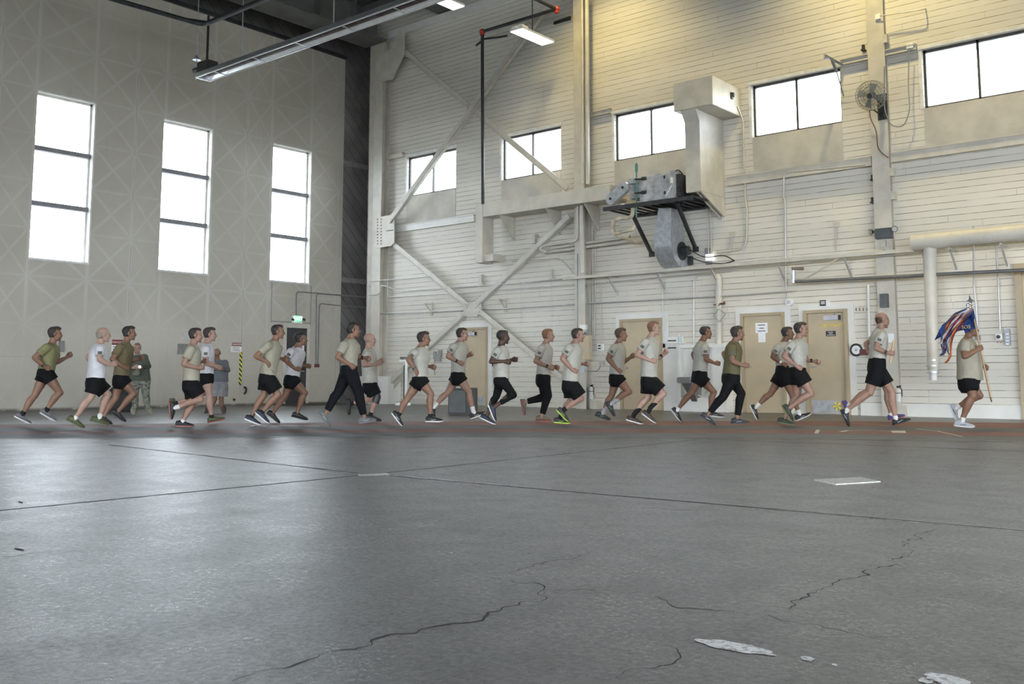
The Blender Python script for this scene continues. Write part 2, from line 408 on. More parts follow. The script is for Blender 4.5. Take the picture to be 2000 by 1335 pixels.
# running track: four painted bands sweeping past the runners
def edge(pts, n=60):
    P = []; xs = [p[0] for p in pts]
    for i in range(n + 1):
        x = xs[0] + (xs[-1] - xs[0]) * i / n
        k = 0
        while k < len(pts) - 2 and x > pts[k+1][0]: k += 1
        t = (x - pts[k][0]) / (pts[k+1][0] - pts[k][0]); P.append((x, pts[k][1] + (pts[k+1][1] - pts[k][1]) * t))
    return P
bk = edge([(-300, 831), (0, 829), (500, 826), (800, 823), (1000, 822), (1400, 822), (1700, 823), (2000, 826), (2300, 829)])
ft = edge([(-300, 860), (0, 856), (500, 853), (1000, 852), (1500, 855), (2000, 862), (2300, 867)])
trk = thing('running_track', 'red and grey striped running track painted in four bands across the hangar floor', 'running track', F(1000, 840))
m_r = trackmat('track_red', (.125, .052, .044), (.17, .075, .062)); m_g = trackmat('track_grey', (.070, .076, .090), (.10, .107, .122))
cuts = [0, .27, .50, .74, 1.0]
for k in range(4):
    mb = MB(); A, Cc = [], []
    for (x, ya), (_, yb) in zip(bk, ft):
        A.append(F(x, ya + (yb - ya) * cuts[k])); Cc.append(F(x, ya + (yb - ya) * cuts[k+1]))
    n = len(A); top = [p + UZ*.004 for p in A + Cc]; bot = [p + UZ*.0005 for p in A + Cc]
    mb.add(top, [(i, i+1, n+i+1, n+i) for i in range(n-1)]); mb.add(bot, [(i, i+1, n+i+1, n+i) for i in range(n-1)])
    part(mb, 'track_band', [m_r if k % 2 == 0 else m_g], trk)
mb = MB()
mb.add([F(1594, 838.5, .006), F(1602, 838.5, .006), F(1598, 846, .006), F(1590, 846, .006)], [(0,1,2,3)])
ribbon(mb, fp((1642, 843.5), (1655, 841), (1700, 840.5), (1740, 842.5)), .07, 0, .006)
mb.add([F(1740, 840.5, .006), F(1768, 840.5, .006), F(1770, 845, .006), F(1742, 844.5, .006)], [(0,1,2,3)])
ribbon(mb, fp((1790, 838), (1830, 842), (1880, 853)), .035, 0, .006); ribbon(mb, fp((1660, 825.5), (1740, 832)), .02, 0, .006)
ribbon(mb, fp((478, 836), (497, 831), (520, 832)), .05, 0, .006); ribbon(mb, fp((530, 833), (560, 831), (625, 832.5)), .06, 0, .006)
part(mb, 'lane_marking', [M_WPAINT], trk)
mb = MB(); ribbon(mb, [F(x, y + .3) for x, y in ft[4:-4]], .05, 0, .005); part(mb, 'edge_line', [mat('track_edge_white', (.55, .55, .54), .3)], trk)
mb = MB(); P = [F(1590, 938, 0), F(1632, 947, 0), F(1720, 941.5, 0), F(1680, 933, 0)]
mb.prism([p + UZ*.001 for p in P], (0, 0, .008))
single(mb, 'floor_cover_plate', [mat('pale_chequer_plate', (.50, .50, .45), .55, 0, .25, 60, bmp=.8, bscale=60)], 'pale square chequered cover plate lying flat on the grey concrete floor at the right', 'floor plate')
# ---------------------------------------------------------------- windows
m_fr = mat('dark_window_frame', (.07, .065, .06), .5, .2); m_fw = mat('white_window_frame', (.62, .62, .60), .5); m_tr = mat('grey_transom', (.20, .20, .21), .6)
for i, (a, b) in enumerate(WB):
    w = thing('window_%d' % (i+1), None, None, ((a+b)/2, WY + .1, WZ[0])); w['kind'] = 'structure'
    mb = MB(); y0, y1 = WY + .10, WY + .17
    for z in (WZ[0], WZ[1] - .06): mb.box((a, y0, z), (b, y1, z + .06))
    for x in (a, b - .05, (a + b)/2 - .025): mb.box((x, y0, WZ[0]), (x + .05, y1, WZ[1]))
    part(mb, 'window_frame', [m_fr], w)
    for x0, x1 in ((a + .05, (a+b)/2 - .025), ((a+b)/2 + .025, b - .05)):
        mb = MB(); mb.box((x0, y0 + .03, WZ[0] + .05), (x1, y0 + .036, WZ[1] - .05)); part(mb, 'pane', [M_GLASS], w)
    mb = MB(); mb.box((a - .07, WY - .012, WZ[0] - .0), (a, WY + .02, WZ[1] + .06)); mb.box((a - .07, WY - .03, WZ[1]), (b + .05, WY + .02, WZ[1] + .07))
    part(mb, 'window_trim', [m_fw], w)
    mb = MB(); mb.box((a, WY - .012, 5.47), (b, WY + .01, WZ[0])); part(mb, 'plywood_panel', [PLY()], w)
for i, (a, b) in enumerate(WLs):
    w = thing('window_%d' % (i+6), None, None, (LX - .2, (a+b)/2, WLZ[0])); w['kind'] = 'structure'
    x0, x1 = LX - .22, LX - .15; h = (WLZ[1] - WLZ[0]) / 3
    mb = MB()
    for y in (a, b - .05): mb.box((x0, y, WLZ[0]), (x1, y + .05, WLZ[1]))
    mb.box((x0, a, WLZ[1] - .05), (x1, b, WLZ[1])); mb.box((LX - .2, a - .02, WLZ[0] - .04), (LX + .05, b + .03, WLZ[0] + .01)); mb.box((LX-.01, b, WLZ[0]), (LX+.015, b+.035, WLZ[1]+.03)); mb.box((LX-.01, a, WLZ[1]), (LX+.015, b+.035, WLZ[1]+.035))
    part(mb, 'window_frame', [m_fw], w)
    mb = MB()
    for k in (1, 2): mb.box((x0 - .02, a, WLZ[0] + h*k - .06), (x1 + .06, b, WLZ[0] + h*k + .055))
    part(mb, 'transom', [m_tr], w)
    for k in range(3):
        mb = MB(); z0 = WLZ[0] + h*k + .055; z1 = WLZ[0] + h*(k+1) - .06
        mb.box((x0 + .02, a + .05, z0), (x0 + .026, b - .05, z1))
        p = part(mb, 'pane', [M_GLASS], w)
        mb = MB()
        for r in range(4):
            for c in range(5): mb.box((x0 + .03, a + .22 + c*.25, z0 + .18 + r*.3), (x0 + .034, a + .235 + c*.25, z0 + .19 + r*.3))
        part(mb, 'clip', [mat('pane_clip', (.4, .4, .4), .6)], p)
# ---------------------------------------------------------------- doors in the back wall
def door(n, x0, x1, ztop, z0=.0, frame_m=None, closer=False, kick=None, deep=.07):
    d = thing('door_%d' % n, None, None, ((x0+x1)/2, WY, 0)); d['kind'] = 'structure'
    t = .07; mb = MB()
    mb.box((x0, WY - deep, 0), (x0 + t, WY + .01, ztop)); mb.box((x1 - t, WY - deep, 0), (x1, WY + .01, ztop)); mb.box((x0 + t, WY - deep, ztop - t), (x1 - t, WY + .01, ztop))
    part(mb, 'door_frame', [frame_m or TANF()], d, bev=.006)
    mb = MB(); mb.box((x0 - .13, WY - .03, 0), (x0, WY + .01, ztop + .13)); mb.box((x1, WY - .03, 0), (x1 + .13, WY + .01, ztop + .13)); mb.box((x0, WY - .03, ztop), (x1, WY + .01, ztop + .13))
    part(mb, 'door_casing', [WHITEP()], d)
    mb = MB(); mb.box((x0 + t + .004, WY - .03, .012), (x1 - t - .004, WY - .001, ztop - t - .004)); lf = part(mb, 'door_leaf', [TAN()], d, bev=.003)
    mb = MB(); mb.tube([(x0 + t + .07, WY - .03, 1.02), (x0 + t + .07, WY - .08, 1.02), (x0 + t + .18, WY - .08, 1.02)], .011, 8); mb.cyl((x0+t+.07, WY-.03, 1.02), (x0+t+.07, WY-.045, 1.02), .03)
    part(mb, 'door_handle', [GALV()], lf, smooth=True)
    if closer:
        mb = MB(); xa, xb = closer; z = ztop - t - .16
        mb.box((xa, WY - .10, z), (xb, WY - .03, z + .10)); part(mb, 'closer_cover', [mat('closer_silver', (.50, .51, .54), .35, .4)], lf, bev=.006)
        mb = MB(); mb.box((xb, WY - .10, z), (xb + .03, WY - .03, z + .10)); mb.bar((xb - .1, WY - .08, z + .11), (xa + .25, WY - .07, z + .135), .02, .012, (0, 0, 1))
        part(mb, 'closer_arm', [BLK()], lf)
    if kick:
        mb = MB(); mb.box((x0 + t + .03, WY - .034, .03), (x1 - t - .03, WY - .03, kick)); part(mb, 'kick_plate', [GALV()], lf)
    return d
door(1, -18.79, -17.84, 2.20, closer=(-18.55, -18.28), kick=.26)
door(2, B(1213, 700).x, B(1297, 700).x, 2.23)
d3 = door(3, B(1450, 700).x, B(1536, 700).x, 2.235)
d4 = door(4, B(1575, 700).x, B(1660, 700).x, 2.24, closer=(B(1611, 615).x, B(1640, 615).x), kick=.30, deep=.11)
mb = MB(); x0 = B(1992, 700).x; mb.box((x0, WY - .09, 0), (x0 + .12, WY + .01, 2.95)); mb.box((x0 + .12, WY - .088, 2.85), (x0 + 2.5, WY + .01, 2.95))
d5 = thing('door_5', None, None, (x0 + 1, WY, 0)); d5['kind'] = 'structure'; part(mb, 'door_frame', [TANF()], d5)
mb = MB(); mb.box((x0 + .12, WY - .03, 0), (x0 + 2.4, WY, 2.85)); part(mb, 'door_leaf', [TAN()], d5)
# papers and plates on the doors
def wbox(px0, py0, px1, py1, d, off=0.0):        # box on the back wall from its front face in the photo
    a, b = B(px0, (py0+py1)/2, off + d), B(px1, (py0+py1)/2, off + d); t = B((px0+px1)/2, py0, off + d).z; u = B((px0+px1)/2, py1, off + d).z
    return (a.x, WY - off - d, u), (b.x, WY - off, t)
PAPER = lambda: mat('white_paper', (.74, .75, .77), .5, 0, .03)
INK = lambda: mat('black_ink', (.03, .03, .03), .6)
mb = MB(); mb.box(*wbox(1475.5, 630, 1499, 650, .004, .031)); o = single(mb, 'paper_notice', [PAPER()], 'white landscape paper notice with dark lines taped on the tan door, topmost of the two', 'notice', 'paper notices on the tan door')
mb = MB()
for k, (a, b, y) in enumerate(((1480, 1494, 634.5), (1483, 1492, 640.5), (1480, 1495, 646))): mb.box(*wbox(a, y - .7, b, y + .7, .002, .035))
q = mb.make('printed_line', [INK()], None, origin=ORG[o.name]); q.parent = o; q.location = (0, 0, 0)
mb = MB(); mb.box(*wbox(1481, 650, 1495, 668, .003, .031)); single(mb, 'paper_notice', [PAPER()], 'blank white portrait paper taped on the tan door below the landscape notice', 'notice', 'paper notices on the tan door')
mb = MB(); mb.box(*wbox(1613, 646, 1632, 656, .01, .031)); o = single(mb, 'door_sign', [BLK()], 'small black sign with white lettering on the tan door with the steel kick plate', 'sign')
mb = MB()
for a, b, y in ((1617, 1627, 648.5), (1619, 1626, 651), (1615, 1630, 653.8)): mb.box(*wbox(a, y - .45, b, y + .45, .002, .041))
q = mb.make('lettering', [WHT()], None, origin=ORG[o.name]); q.parent = o; q.location = (0, 0, 0)
mb = MB(); mb.box(*wbox(1601, 631, 1646, 638, .001, .031)); single(mb, 'faded_stencil_band', [mat('faded_yellow_stencil', (.56, .43, .16), .5, 0, .2, 20)], 'faded yellow stencilled band across the tan door under its closer', 'marking')
# sign over door 4
mb = MB(); mb.box(*wbox(1601, 586, 1613, 597, .02, .03)); o = single(mb, 'room_sign', [BLK()], 'small dark room sign with a pale end on the white casing over the tan door', 'sign')
mb = MB(); mb.box(*wbox(1613, 587, 1621, 598, .025, .03)); q = mb.make('sign_end', [WHT()], None, origin=ORG[o.name]); q.parent = o; q.location = (0,0,0)
mb = MB(); mb.box(*wbox(1603, 588.5, 1611, 590.5, .002, .05)); mb.box(*wbox(1603, 592, 1611, 593.5, .002, .05)); q = mb.make('lettering', [WHT()], None, origin=ORG[o.name]); q.parent = o; q.location = (0,0,0)
# ---------------------------------------------------------------- exit door in the left wall
d6 = thing('door_6', None, None, (LX, 18.1, 0)); d6['kind'] = 'structure'
a, b, zt = L(557, 700).y, L(597, 700).y, 2.27
mb = MB(); mb.box((LX, a - .10, 0), (LX + .05, a, zt + .12)); mb.box((LX, b, 0), (LX + .05, b + .10, zt + .12)); mb.box((LX, a, zt), (LX + .05, b, zt + .12)); part(mb, 'door_frame', [CREAM()], d6)
mb = MB(); mb.box((LX + .001, a, .01), (LX + .035, b, zt)); lf = part(mb, 'door_leaf', [mat('dark_brown_door', (.035, .033, .035), .4, 0, .1)], d6)
mb = MB(); mb.box((LX + .035, a + .26, 1.02), (LX + .04, a + .40, 1.72)); part(mb, 'pane', [mat('daylight_glow_glass', (.85, .88, .9), .2, 0, .02, emit=.8)], lf)  # emission stands in for daylight; the pane covers solid wall
mb = MB(); mb.box((LX + .035, a + .47, 1.5), (LX + .04, a + .66, 1.85)); part(mb, 'door_notice', [PAPER()], lf)
mb = MB(); mb.box((LX + .04, a + .49, 1.76), (LX + .042, a + .64, 1.81)); mb.box((LX + .04, a + .49, 1.66), (LX + .042, a + .60, 1.69)); mb.box((LX + .04, a + .49, 1.57), (LX + .042, a + .62, 1.60)); part(mb, 'notice_print', [RED()], lf)
mb = MB(); mb.tube([(LX + .04, a + .1, .98), (LX + .1, a + .12, .98), (LX + .1, b - .12, .98), (LX + .04, b - .1, .98)], .016, 8, .03); part(mb, 'push_bar', [GALV()], lf, smooth=True)
# thin panel seams around the exit door, a trim of the hangar leaf
mb = MB(); pa, pb = L(530, 600).y, L(607, 600).y
for y in (pa, pb): mb.box((LX, y - .01, 2.4), (LX + .008, y + .01, WLZ[0] - .05))
mb.box((LX, pa, 2.42), (LX + .01, pb, 2.45)); struct(mb, 'trim_1', GREYP())
# ================================================================ STEEL FRAME AND WALL EQUIPMENT
def T(mb, name, mats, label, cat, group=None, **k): return single(mb, name, mats, label, cat, group, **k)
def bp(px, py, off): return B(px, py, off)
def extrude_face(mb, pts, off, d, mi=0):         # pixel polygon standing `off` from the wall, d thick towards it
    mb.prism([B(x, y, off) for x, y in pts], (0, d, 0), mi)
# columns ---------------------------------------------------------
def column(x0, x1, z0, z1, d, label, flange=True):
    t = thing('steel_column', label, 'column', ((x0+x1)/2, WY - d/2, z0), 'steel columns along the back wall')
    mb = MB(); mb.box((x0, WY - d, z0), (x1, WY - d + .035, z1)); part(mb, 'flange', [CREAM()], t, bev=.004)
    mb = MB(); mb.box((x0, WY - .04, z0), (x1, WY - .003, z1)); part(mb, 'flange', [CREAM()], t)
    c = (x0 + x1)/2; mb = MB(); mb.box((c - .03, WY - d + .03, z0), (c + .03, WY - .03, z1)); part(mb, 'web', [CREAM()], t)
    return t
c1 = column(-22.38, -21.98, .82, 11.4, .34, 'cream steel corner column with riveted gusset plates beside the dark recess')
mb = MB(); mb.box((-22.66, WY - .26, 0), (-22.47, WY - .02, 11.4)); part(mb, 'side_flange', [CREAM()], c1)
mb = MB(); mb.box((-22.66, WY - .5, 0), (-21.35, WY - .002, .80)); mb.box((-22.66, WY - .5, .80), (-21.5, WY - .002, .83)); part(mb, 'plinth', [WHITEP()], c1, bev=.01)
mb = MB(); extrude_face(mb, [(733, 106), (775, 92), (779, 60), (790, 58), (790, 104), (767, 155), (745, 160), (737, 165)], .37, .02)
for i in range(9):
    for dx in (0, 6): p = B(742 + dx - i*.5, 112 + i*6, .38); mb.cyl(p, p + Vector((0, -.012, 0)), .018, seg=8, mi=0)
part(mb, 'gusset_plate', [CREAM()], c1)
mb = MB(); extrude_face(mb, [(732, 425), (765, 419), (770, 430), (770, 474), (763, 480), (733, 485)], .37, .02); part(mb, 'gusset_plate', [CREAM()], c1)
mb = MB()
for i in range(9):
    for dx in (0, 7): p = B(737.5 + dx, 428 + i*6, .375); mb.cyl(p, p + Vector((0, -.012, 0)), .02, seg=8)
for i in range(4): p = B(756 + i*3.6, 450.5 - i*.4, .375); mb.cyl(p, p + Vector((0, -.012, 0)), .02, seg=8)
part(mb, 'rivet_row', [mat('rivet_dark_grey', (.12, .11, .10), .6)], c1)  # rivets coloured dark grey against the cream plate
c2 = column(-14.62, -14.30, 0, 13, .30, 'cream steel column crowded with pipes between the window with the brace and the duct')
c3 = column(-6.98, -6.62, 0, 13, .14, 'wide cream column strip carrying the wall fan and the black emergency light')
# wall rails -------------------------------------------------------
def rail(x0, x1, z, h, d, name, label, m=None):
    mb = MB(); mb.box((x0, WY - d, z - h/2), (x1, WY - .001, z + h/2)); mb.box((x0, WY - d - .03, z + h/2 - .02), (x1, WY - .001, z + h/2))
    return T(mb, name, [m or CREAM()], label, 'wall rail', 'horizontal steel rails on the back wall')
rail(-22.0, -21.3, 7.62, .14, .12, 'wall_rail', 'short cream rail between the corner column and the first high window')
rail(-14.3, -13.62, 7.62, .12, .10, 'wall_rail', 'short cream rail left of the high window behind the square duct')
rail(-7.58, -6.98, 7.60, .12, .10, 'wall_rail', 'short cream rail between the raised window flap and the fan column')
rail(-6.62, -6.0, 7.60, .12, .10, 'wall_rail', 'short cream rail between the fan column and the rightmost high window')
rail(-21.75, -18.3, 5.32, .20, .12, 'wall_rail', 'long cream rail under the leftmost high window reaching the tall duct drop', WHITEP())
rail(-10.35, -7.0, 5.33, .20, .12, 'wall_rail', 'long cream rail between the square duct and the fan column')
rail(-6.6, -2.5, 5.34, .20, .12, 'wall_rail', 'long cream rail right of the fan column under the rightmost high window')
mb = MB(); mb.box((-21.95, WY - .16, 11.45), (9, WY - .001, 11.68)); T(mb, 'wall_rail', [WHITEP()], 'pale rail running along the very top of the back wall under the roof', 'wall rail', 'horizontal steel rails on the back wall')
# diagonal braces --------------------------------------------------
def brace(p, q, off, label, w=.15):
    mb = MB(); a, b = B(*p, off), B(*q, off)
    mb.bar(a, b, w, .02); ax = (b - a).normalized(); up = Vector((0, -1, 0)).cross(ax).normalized()
    if up.z > 0: up = -up
    mb.bar(a + up*w/2 + Vector((0, .05, 0)), b + up*w/2 + Vector((0, .05, 0)), .02, .12)
    for e, s in ((a, 1), (b, -1)):
        c = e + ax*.09*s; mb.cyl(c, c + Vector((0, -.03, 0)), .02, seg=8)
    T(mb, 'diagonal_brace', [CREAM()], label, 'brace', 'diagonal steel braces of the back wall')
brace((775, 88), (916, 208), .30, 'upper diagonal brace falling from the top corner gusset to the crossing')
brace((923, 213), (1108, 368), .30, 'diagonal brace crossing in front of the second high window down to the long box duct')
brace((759, 432), (1058, 22), .42, 'longest diagonal brace rising across the leftmost high window to the roof')
brace((757, 467), (914, 597), .30, 'diagonal brace falling from the middle corner gusset to the central plate')
brace((1111, 421), (926, 597), .30, 'diagonal brace rising right from the central plate to under the box duct')
brace((904, 613), (753, 752), .40, 'lower left diagonal brace falling behind the runners to the corner plinth')
brace((933, 605), (1120, 757), .30, 'lower right diagonal brace passing over the tan door corner')
mb = MB(); extrude_face(mb, [(905, 598), (912, 590), (930, 590), (939, 580), (940, 603), (932, 618), (906, 619)], .29, .015); T(mb, 'gusset_plate', [CREAM()], 'central steel plate where the four lower braces meet above the tan door', 'plate')
mb = MB(); extrude_face(mb, [(765, 722), (768, 760), (800, 722)], .30, .015); T(mb, 'gusset_plate', [CREAM()], 'triangular plate at the foot of the lower left brace behind the white weighing stand', 'plate')
# box duct ---------------------------------------------------------
t = thing('box_duct', 'long cream box duct with a vertical drop and triangular brackets below the high windows', 'duct', B(1060, 400, .5))
def pbox(mb, pts, off, d): extrude_face(mb, pts, off, d)
zb, zt = B(1150, 394, .75).z, B(1150, 366, .75).z
xa, xb = B(930, 405, .75).x, B(1192, 375, .75).x
mb = MB(); mb.box((xa, WY - .75, zb), (xb, WY - .33, zt)); part(mb, 'duct_run', [CREAM()], t, bev=.01)
mb = MB(); mb.box((xa - .01, WY - .765, B(945, 512, .75).z), (B(943, 450, .75).x, WY - .30, zt + .02)); part(mb, 'duct_drop', [CREAM()], t, bev=.01)
mb = MB(); mb.box((xa, WY - .70, B(945, 510, .75).z), (B(979, 490, .35).x, WY - .30, B(979, 497, .35).z)); part(mb, 'drop_ledge', [CREAM()], t)
for px in (975, 1065, 1140):
    mb = MB(); x = B(px, 400, .70).x; mb.prism([(x, WY - .70, zb), (x, WY - .05, zb), (x, WY - .05, zb - .62), (x, WY - .10, zb - .62)], (.03, 0, 0)); part(mb, 'bracket', [CREAM()], t)
mb = MB(); mb.box((xa + .4, WY - .34, zb + .03), (xb, WY - .02, zb + .09)); part(mb, 'bearing_angle', [CREAM()], t)
# fresh air duct ---------------------------------------------------
off = .60
while B(1391, 175, off).x < B(1446, 200, 0).x: off += .01
t = thing('fresh_air_duct', 'large cream square ventilation duct with a boxy head between two high windows', 'duct', B(1390, 380, off/2)); O1 = off
x1 = B(1391, 175, O1).x; x0 = B(1315, 190, O1).x; z1 = B(1391, 146, O1).z; z0 = B(1391, 203, O1).z
mb = MB(); mb.box((x0, WY - O1, z0), (x1, WY - .001, z1)); part(mb, 'duct_head', [CREAM()], t, bev=.012)
mb = MB(); mb.box((x1, WY - .5, z1 - .35), (x1 + .035, WY - .42, z1 - .2)); mb.box((x1 + .03, WY - .46, z1 - .30), (x1 + .06, WY - .40, z1 - .2)); part(mb, 'damper_motor', [BLK()], t)
off = .4
while B(1367, 300, off).x < B(1414, 300, 0).x: off += .01
O2 = off; xr = B(1367, 300, O2).x; xl = B(1338, 300, O2).x; zb2 = B(1367, 373, O2).z
mb = MB(); mb.box((xl, WY - O2, zb2), (xr, WY - .001, z0)); part(mb, 'duct_body', [CREAM()], t, bev=.012)
mb = MB(); mb.prism([(xl, WY - O1 + .05, z0), (xl, WY - O2, z0), (xl, WY - O2, z0 - .25)], (xr - xl, 0, 0)); part(mb, 'transition', [CREAM()], t)
mb = MB(); mb.prism([(xr - .05, WY - O2, zb2), (xr - .05, WY - .02, zb2), (xr - .05, WY - .02, zb2 - .45)], (.05, 0, 0)); mb.prism([(xl + .25, WY - O2, zb2), (xl + .25, WY - .02, zb2), (xl + .25, WY - .02, zb2 - .5)], (.03, 0, 0)); part(mb, 'bracket', [CREAM()], t)
# heater / air handler --------------------------------------------
Oh = 1.25
t = thing('air_handler', 'old galvanised gas air handler on a black shelf below the square duct', 'air handler', B(1290, 400, .6))
a, b = B(1249, 395, Oh), B(1310, 395, Oh); zt_, zb_ = B(1280, 340, Oh).z, B(1280, 392, Oh).z
mb = MB(); mb.box((a.x, WY - Oh, zb_), (b.x, WY - .25, zt_)); part(mb, 'cabinet', [mat('stained_galvanised', (.44, .45, .45), .42, .3, .35, 5)], t, bev=.01)
mb = MB(); mb.box((a.x + .42, WY - Oh - .02, zb_ + .04), (b.x - .10, WY - Oh, zt_ - .05)); ap = part(mb, 'access_door', [GALV()], t, bev=.005)
for zz in (zb_ + .12, zt_ - .14): mb = MB(); mb.box((b.x - .16, WY - Oh - .035, zz), (b.x - .12, WY - Oh - .018, zz + .07)); part(mb, 'hinge', [BLK()], ap)
mb = MB(); mb.box((b.x + .01, WY - Oh + .05, zb_ + .05), (B(1338, 380, 1.0).x, WY - .25, zt_ - .06)); part(mb, 'fan_section', [mat('grimy_black_metal', (.05, .05, .055), .5, .4, .5, 6)], t, bev=.01)
mb = MB(); mb.box((b.x - .01, WY - Oh - .01, zb_ + .02), (b.x + .12, WY - Oh + .3, zt_ + .03)); part(mb, 'end_panel', [GALV()], t)
mb = MB(); gx = a.x - .38; mb.box((gx, WY - Oh + .15, zb_ + .16), (a.x, WY - .3, zt_ - .10)); part(mb, 'blower_box', [mat('stained_galvanised')], t, bev=.01)
mb = MB(); p0, p1 = B(1192, 388, Oh + .1), B(1216, 366, Oh + .1)     # belt guard: stadium
ax = (p1 - p0).normalized(); up = Vector((0, -1, 0)).cross(ax).normalized(); pts = []
for i in range(13): an = math.pi/2 + math.pi*i/12; pts.append(p0 + ax*.14*math.cos(an) + up*.14*math.sin(an))
for i in range(13): an = -math.pi/2 + math.pi*i/12; pts.append(p1 + ax*.14*math.cos(an) + up*.14*math.sin(an))
mb.prism(pts, (0, .12, 0)); bgd = part(mb, 'belt_guard', [GALV()], t, bev=.006)
mb = MB()
for p in (p0, p1): mb.cyl(p + Vector((0, -.01, 0)), p + Vector((0, .002, 0)), .035, seg=14)
part(mb, 'shaft_hole', [BLK()], bgd)
mb = MB(); mb.box((a.x - .30, WY - Oh - .02, zt_ - .14), (a.x - .08, WY - Oh + .25, zt_ - .02)); part(mb, 'junction_box', [GALV()], t)
pl = MB(); xs0, xs1 = B(1183, 412, Oh).x, B(1382, 395, .7).x
pl.box((xs0, WY - Oh - .12, zb_ - .10), (xs1, WY - Oh - .04, zb_ - .01)); pl.box((xs0, WY - .12, zb_ - .10), (xs1, WY - .02, zb_ - .01))
for k in range(12): x = xs0 + (xs1 - xs0) * k / 11; pl.box((x, WY - Oh - .10, zb_ - .07), (x + .05, WY - .05, zb_ - .03))
pl.box((xs0 + .9, WY - Oh - .05, zb_ - .03), (xs1 - .1, WY - .1, zb_ - .01)); part(pl, 'shelf', [DKST()], t)
for (u0, v0), (u1, v1) in (((1238, 424), (1272, 494)), ((1322, 396), (1358, 484))):
    mb = MB(); p = B(u0, v0, Oh - .1); q = B(u1, v1, .05); mb.bar(p, q, .07, .07, (0, -1, 0)); mb.box(q - Vector((.07, -.0, .09)), q + Vector((.07, .04, .03))); part(mb, 'strut', [DKST()], t)
mb = MB(); pth = [B(1243, 318, 1.3), B(1243, 425, 1.3)]; mb.tube(pth, .018, 8); mb.cyl(B(1243, 321, 1.3), B(1243, 335, 1.3), .035, seg=8); part(mb, 'gas_riser', [mat('teal_pipe_paint', (.06, .20, .20), .5)], t, smooth=True)
for v in (350, 377):
    mb = MB(); p = B(1240, v, 1.32); mb.tube([p, B(1256, v - 1.5, 1.32)], .022, 8); mb.cyl(B(1254, v - 1.5, 1.32), B(1261, v - 2, 1.32), .045, seg=10); part(mb, 'valve', [BLK()], t, smooth=True)
mb = MB(); mb.tube([B(1313, 338, 1.25), B(1324, 330, 1.2), B(1336, 342, 1.0), B(1335, 400, .9)], .014, 8, .3); part(mb, 'flex_conduit', [BLK()], t, smooth=True)
mb = MB(); mb.tube([B(1312, 362, 1.3), B(1300, 384, 1.3)], .012, 8); mb.box(B(1309, 357, 1.33), B(1314, 347, 1.26)); part(mb, 'switch', [WHT()], t)
mb = MB(); mb.box(B(1213, 406, 1.35), B(1221, 398, 1.3)); part(mb, 'small_box', [WHT()], t)
# blower outlet: galvanised taper and scroll
t = thing('blower_duct', 'galvanised tapering duct with a curved scroll housing hanging under the air handler', 'duct', B(1310, 512, .5))
q = [B(1286, 406, .95), B(1311, 406, .95)]; q2 = [B(1276, 467, .95), B(1310, 464, .95)]
def R4(l, r, d0, d1): return [Vector((l.x, WY - d0, l.z)), Vector((r.x, WY - d0, r.z)), Vector((r.x, WY - d1, r.z)), Vector((l.x, WY - d1, l.z))]
mb = MB(); mb.loft([R4(q[0], q[1], .95, .45), R4(q2[0], Vector((q2[1].x, 0, q2[0].z)), .95, .35)]); part(mb, 'taper', [GALV()], t)
mb = MB(); xl_, xr_ = q2[0].x, q2[1].x; zt0 = q2[0].z; pr = []
zc = zt0 - .05; 
for i in range(17):
    an = math.pi - math.pi * .62 * i / 16; pr.append((-.95 + .62 + .62*math.cos(an), zc - .62*math.sin(an)))
pr = [(-.95, zt0)] + pr + [(-.10, zc - .62*math.sin(math.pi*.38)), (-.10, zc - .35), (-.30, zc - .2), (-.35, zt0)]
mb.prism([(xl_, WY + y, z) for y, z in pr], (xr_ - xl_, 0, 0)); sc_ = part(mb, 'scroll_housing', [GALV()], t)
mb = MB(); cx, cz = xr_, zc - .22; mb.cyl((cx, WY - .45, cz), (cx + .18, WY - .45, cz), .11, seg=16); mb.cyl((cx, WY - .45, cz), (cx + .02, WY - .45, cz), .22, seg=24); mb.box((cx, WY - .2, cz - .3), (cx + .1, WY - .1, cz - .1)); part(mb, 'blower_motor', [DKST()], t, smooth=True)
mb = MB()
for e in (0, 1): mb.tube([(cx + .1, WY - .4, cz + .08 - e*.2), (cx + .5, WY - .3, cz - .2 - e*.1), (cx + .9, WY - .1, cz - .12 - e*.22), (cx + 1.15, WY - .06, cz - .28)], .012, 7, .3)
part(mb, 'power_cable', [BLK()], t, smooth=True)
# pipes and conduits -----------------------------------------------
def P(pts, r, off, name, label, cat='pipe', m=None, fil=.12, group=None, seg=10, clips=0):
    pp = [B(p[0], p[1], (p[2] if len(p) > 2 else off)) for p in pts]; mb = MB(); mb.tube(pp, r, seg, fil)
    return T(mb, name, [m or CREAM()], label, cat, group, smooth=True)
P([(1146, -30), (1148, 360)], .055, .42, 'wall_pipe', 'fatter cream vertical pipe on the middle column above the box duct', group='pipes on the middle column')
P([(1136.5, -30), (1139, 358)], .036, .45, 'wall_pipe', 'thinner cream vertical pipe left of the fat one above the box duct', group='pipes on the middle column')
P([(1136, 398), (1139, 533)], .058, .42, 'wall_pipe', 'cream vertical pipe on the middle column below the box duct')
P([(1128, 402), (1128, 470), (1060, 480), (1054, 487), (1068, 492)], .03, .40, 'wall_pipe', 'thin cream pipe bending left below the box duct')
P([(1075, 485), (1230, 462)], .04, .22, 'wall_pipe', 'upper cream pipe running left of the blower towards the long brace', group='paired cream pipes left of the blower')
P([(1066, 492.5), (1235, 470), (1252, 474)], .045, .22, 'wall_pipe', 'lower cream pipe running left of the blower towards the long brace', group='paired cream pipes left of the blower')
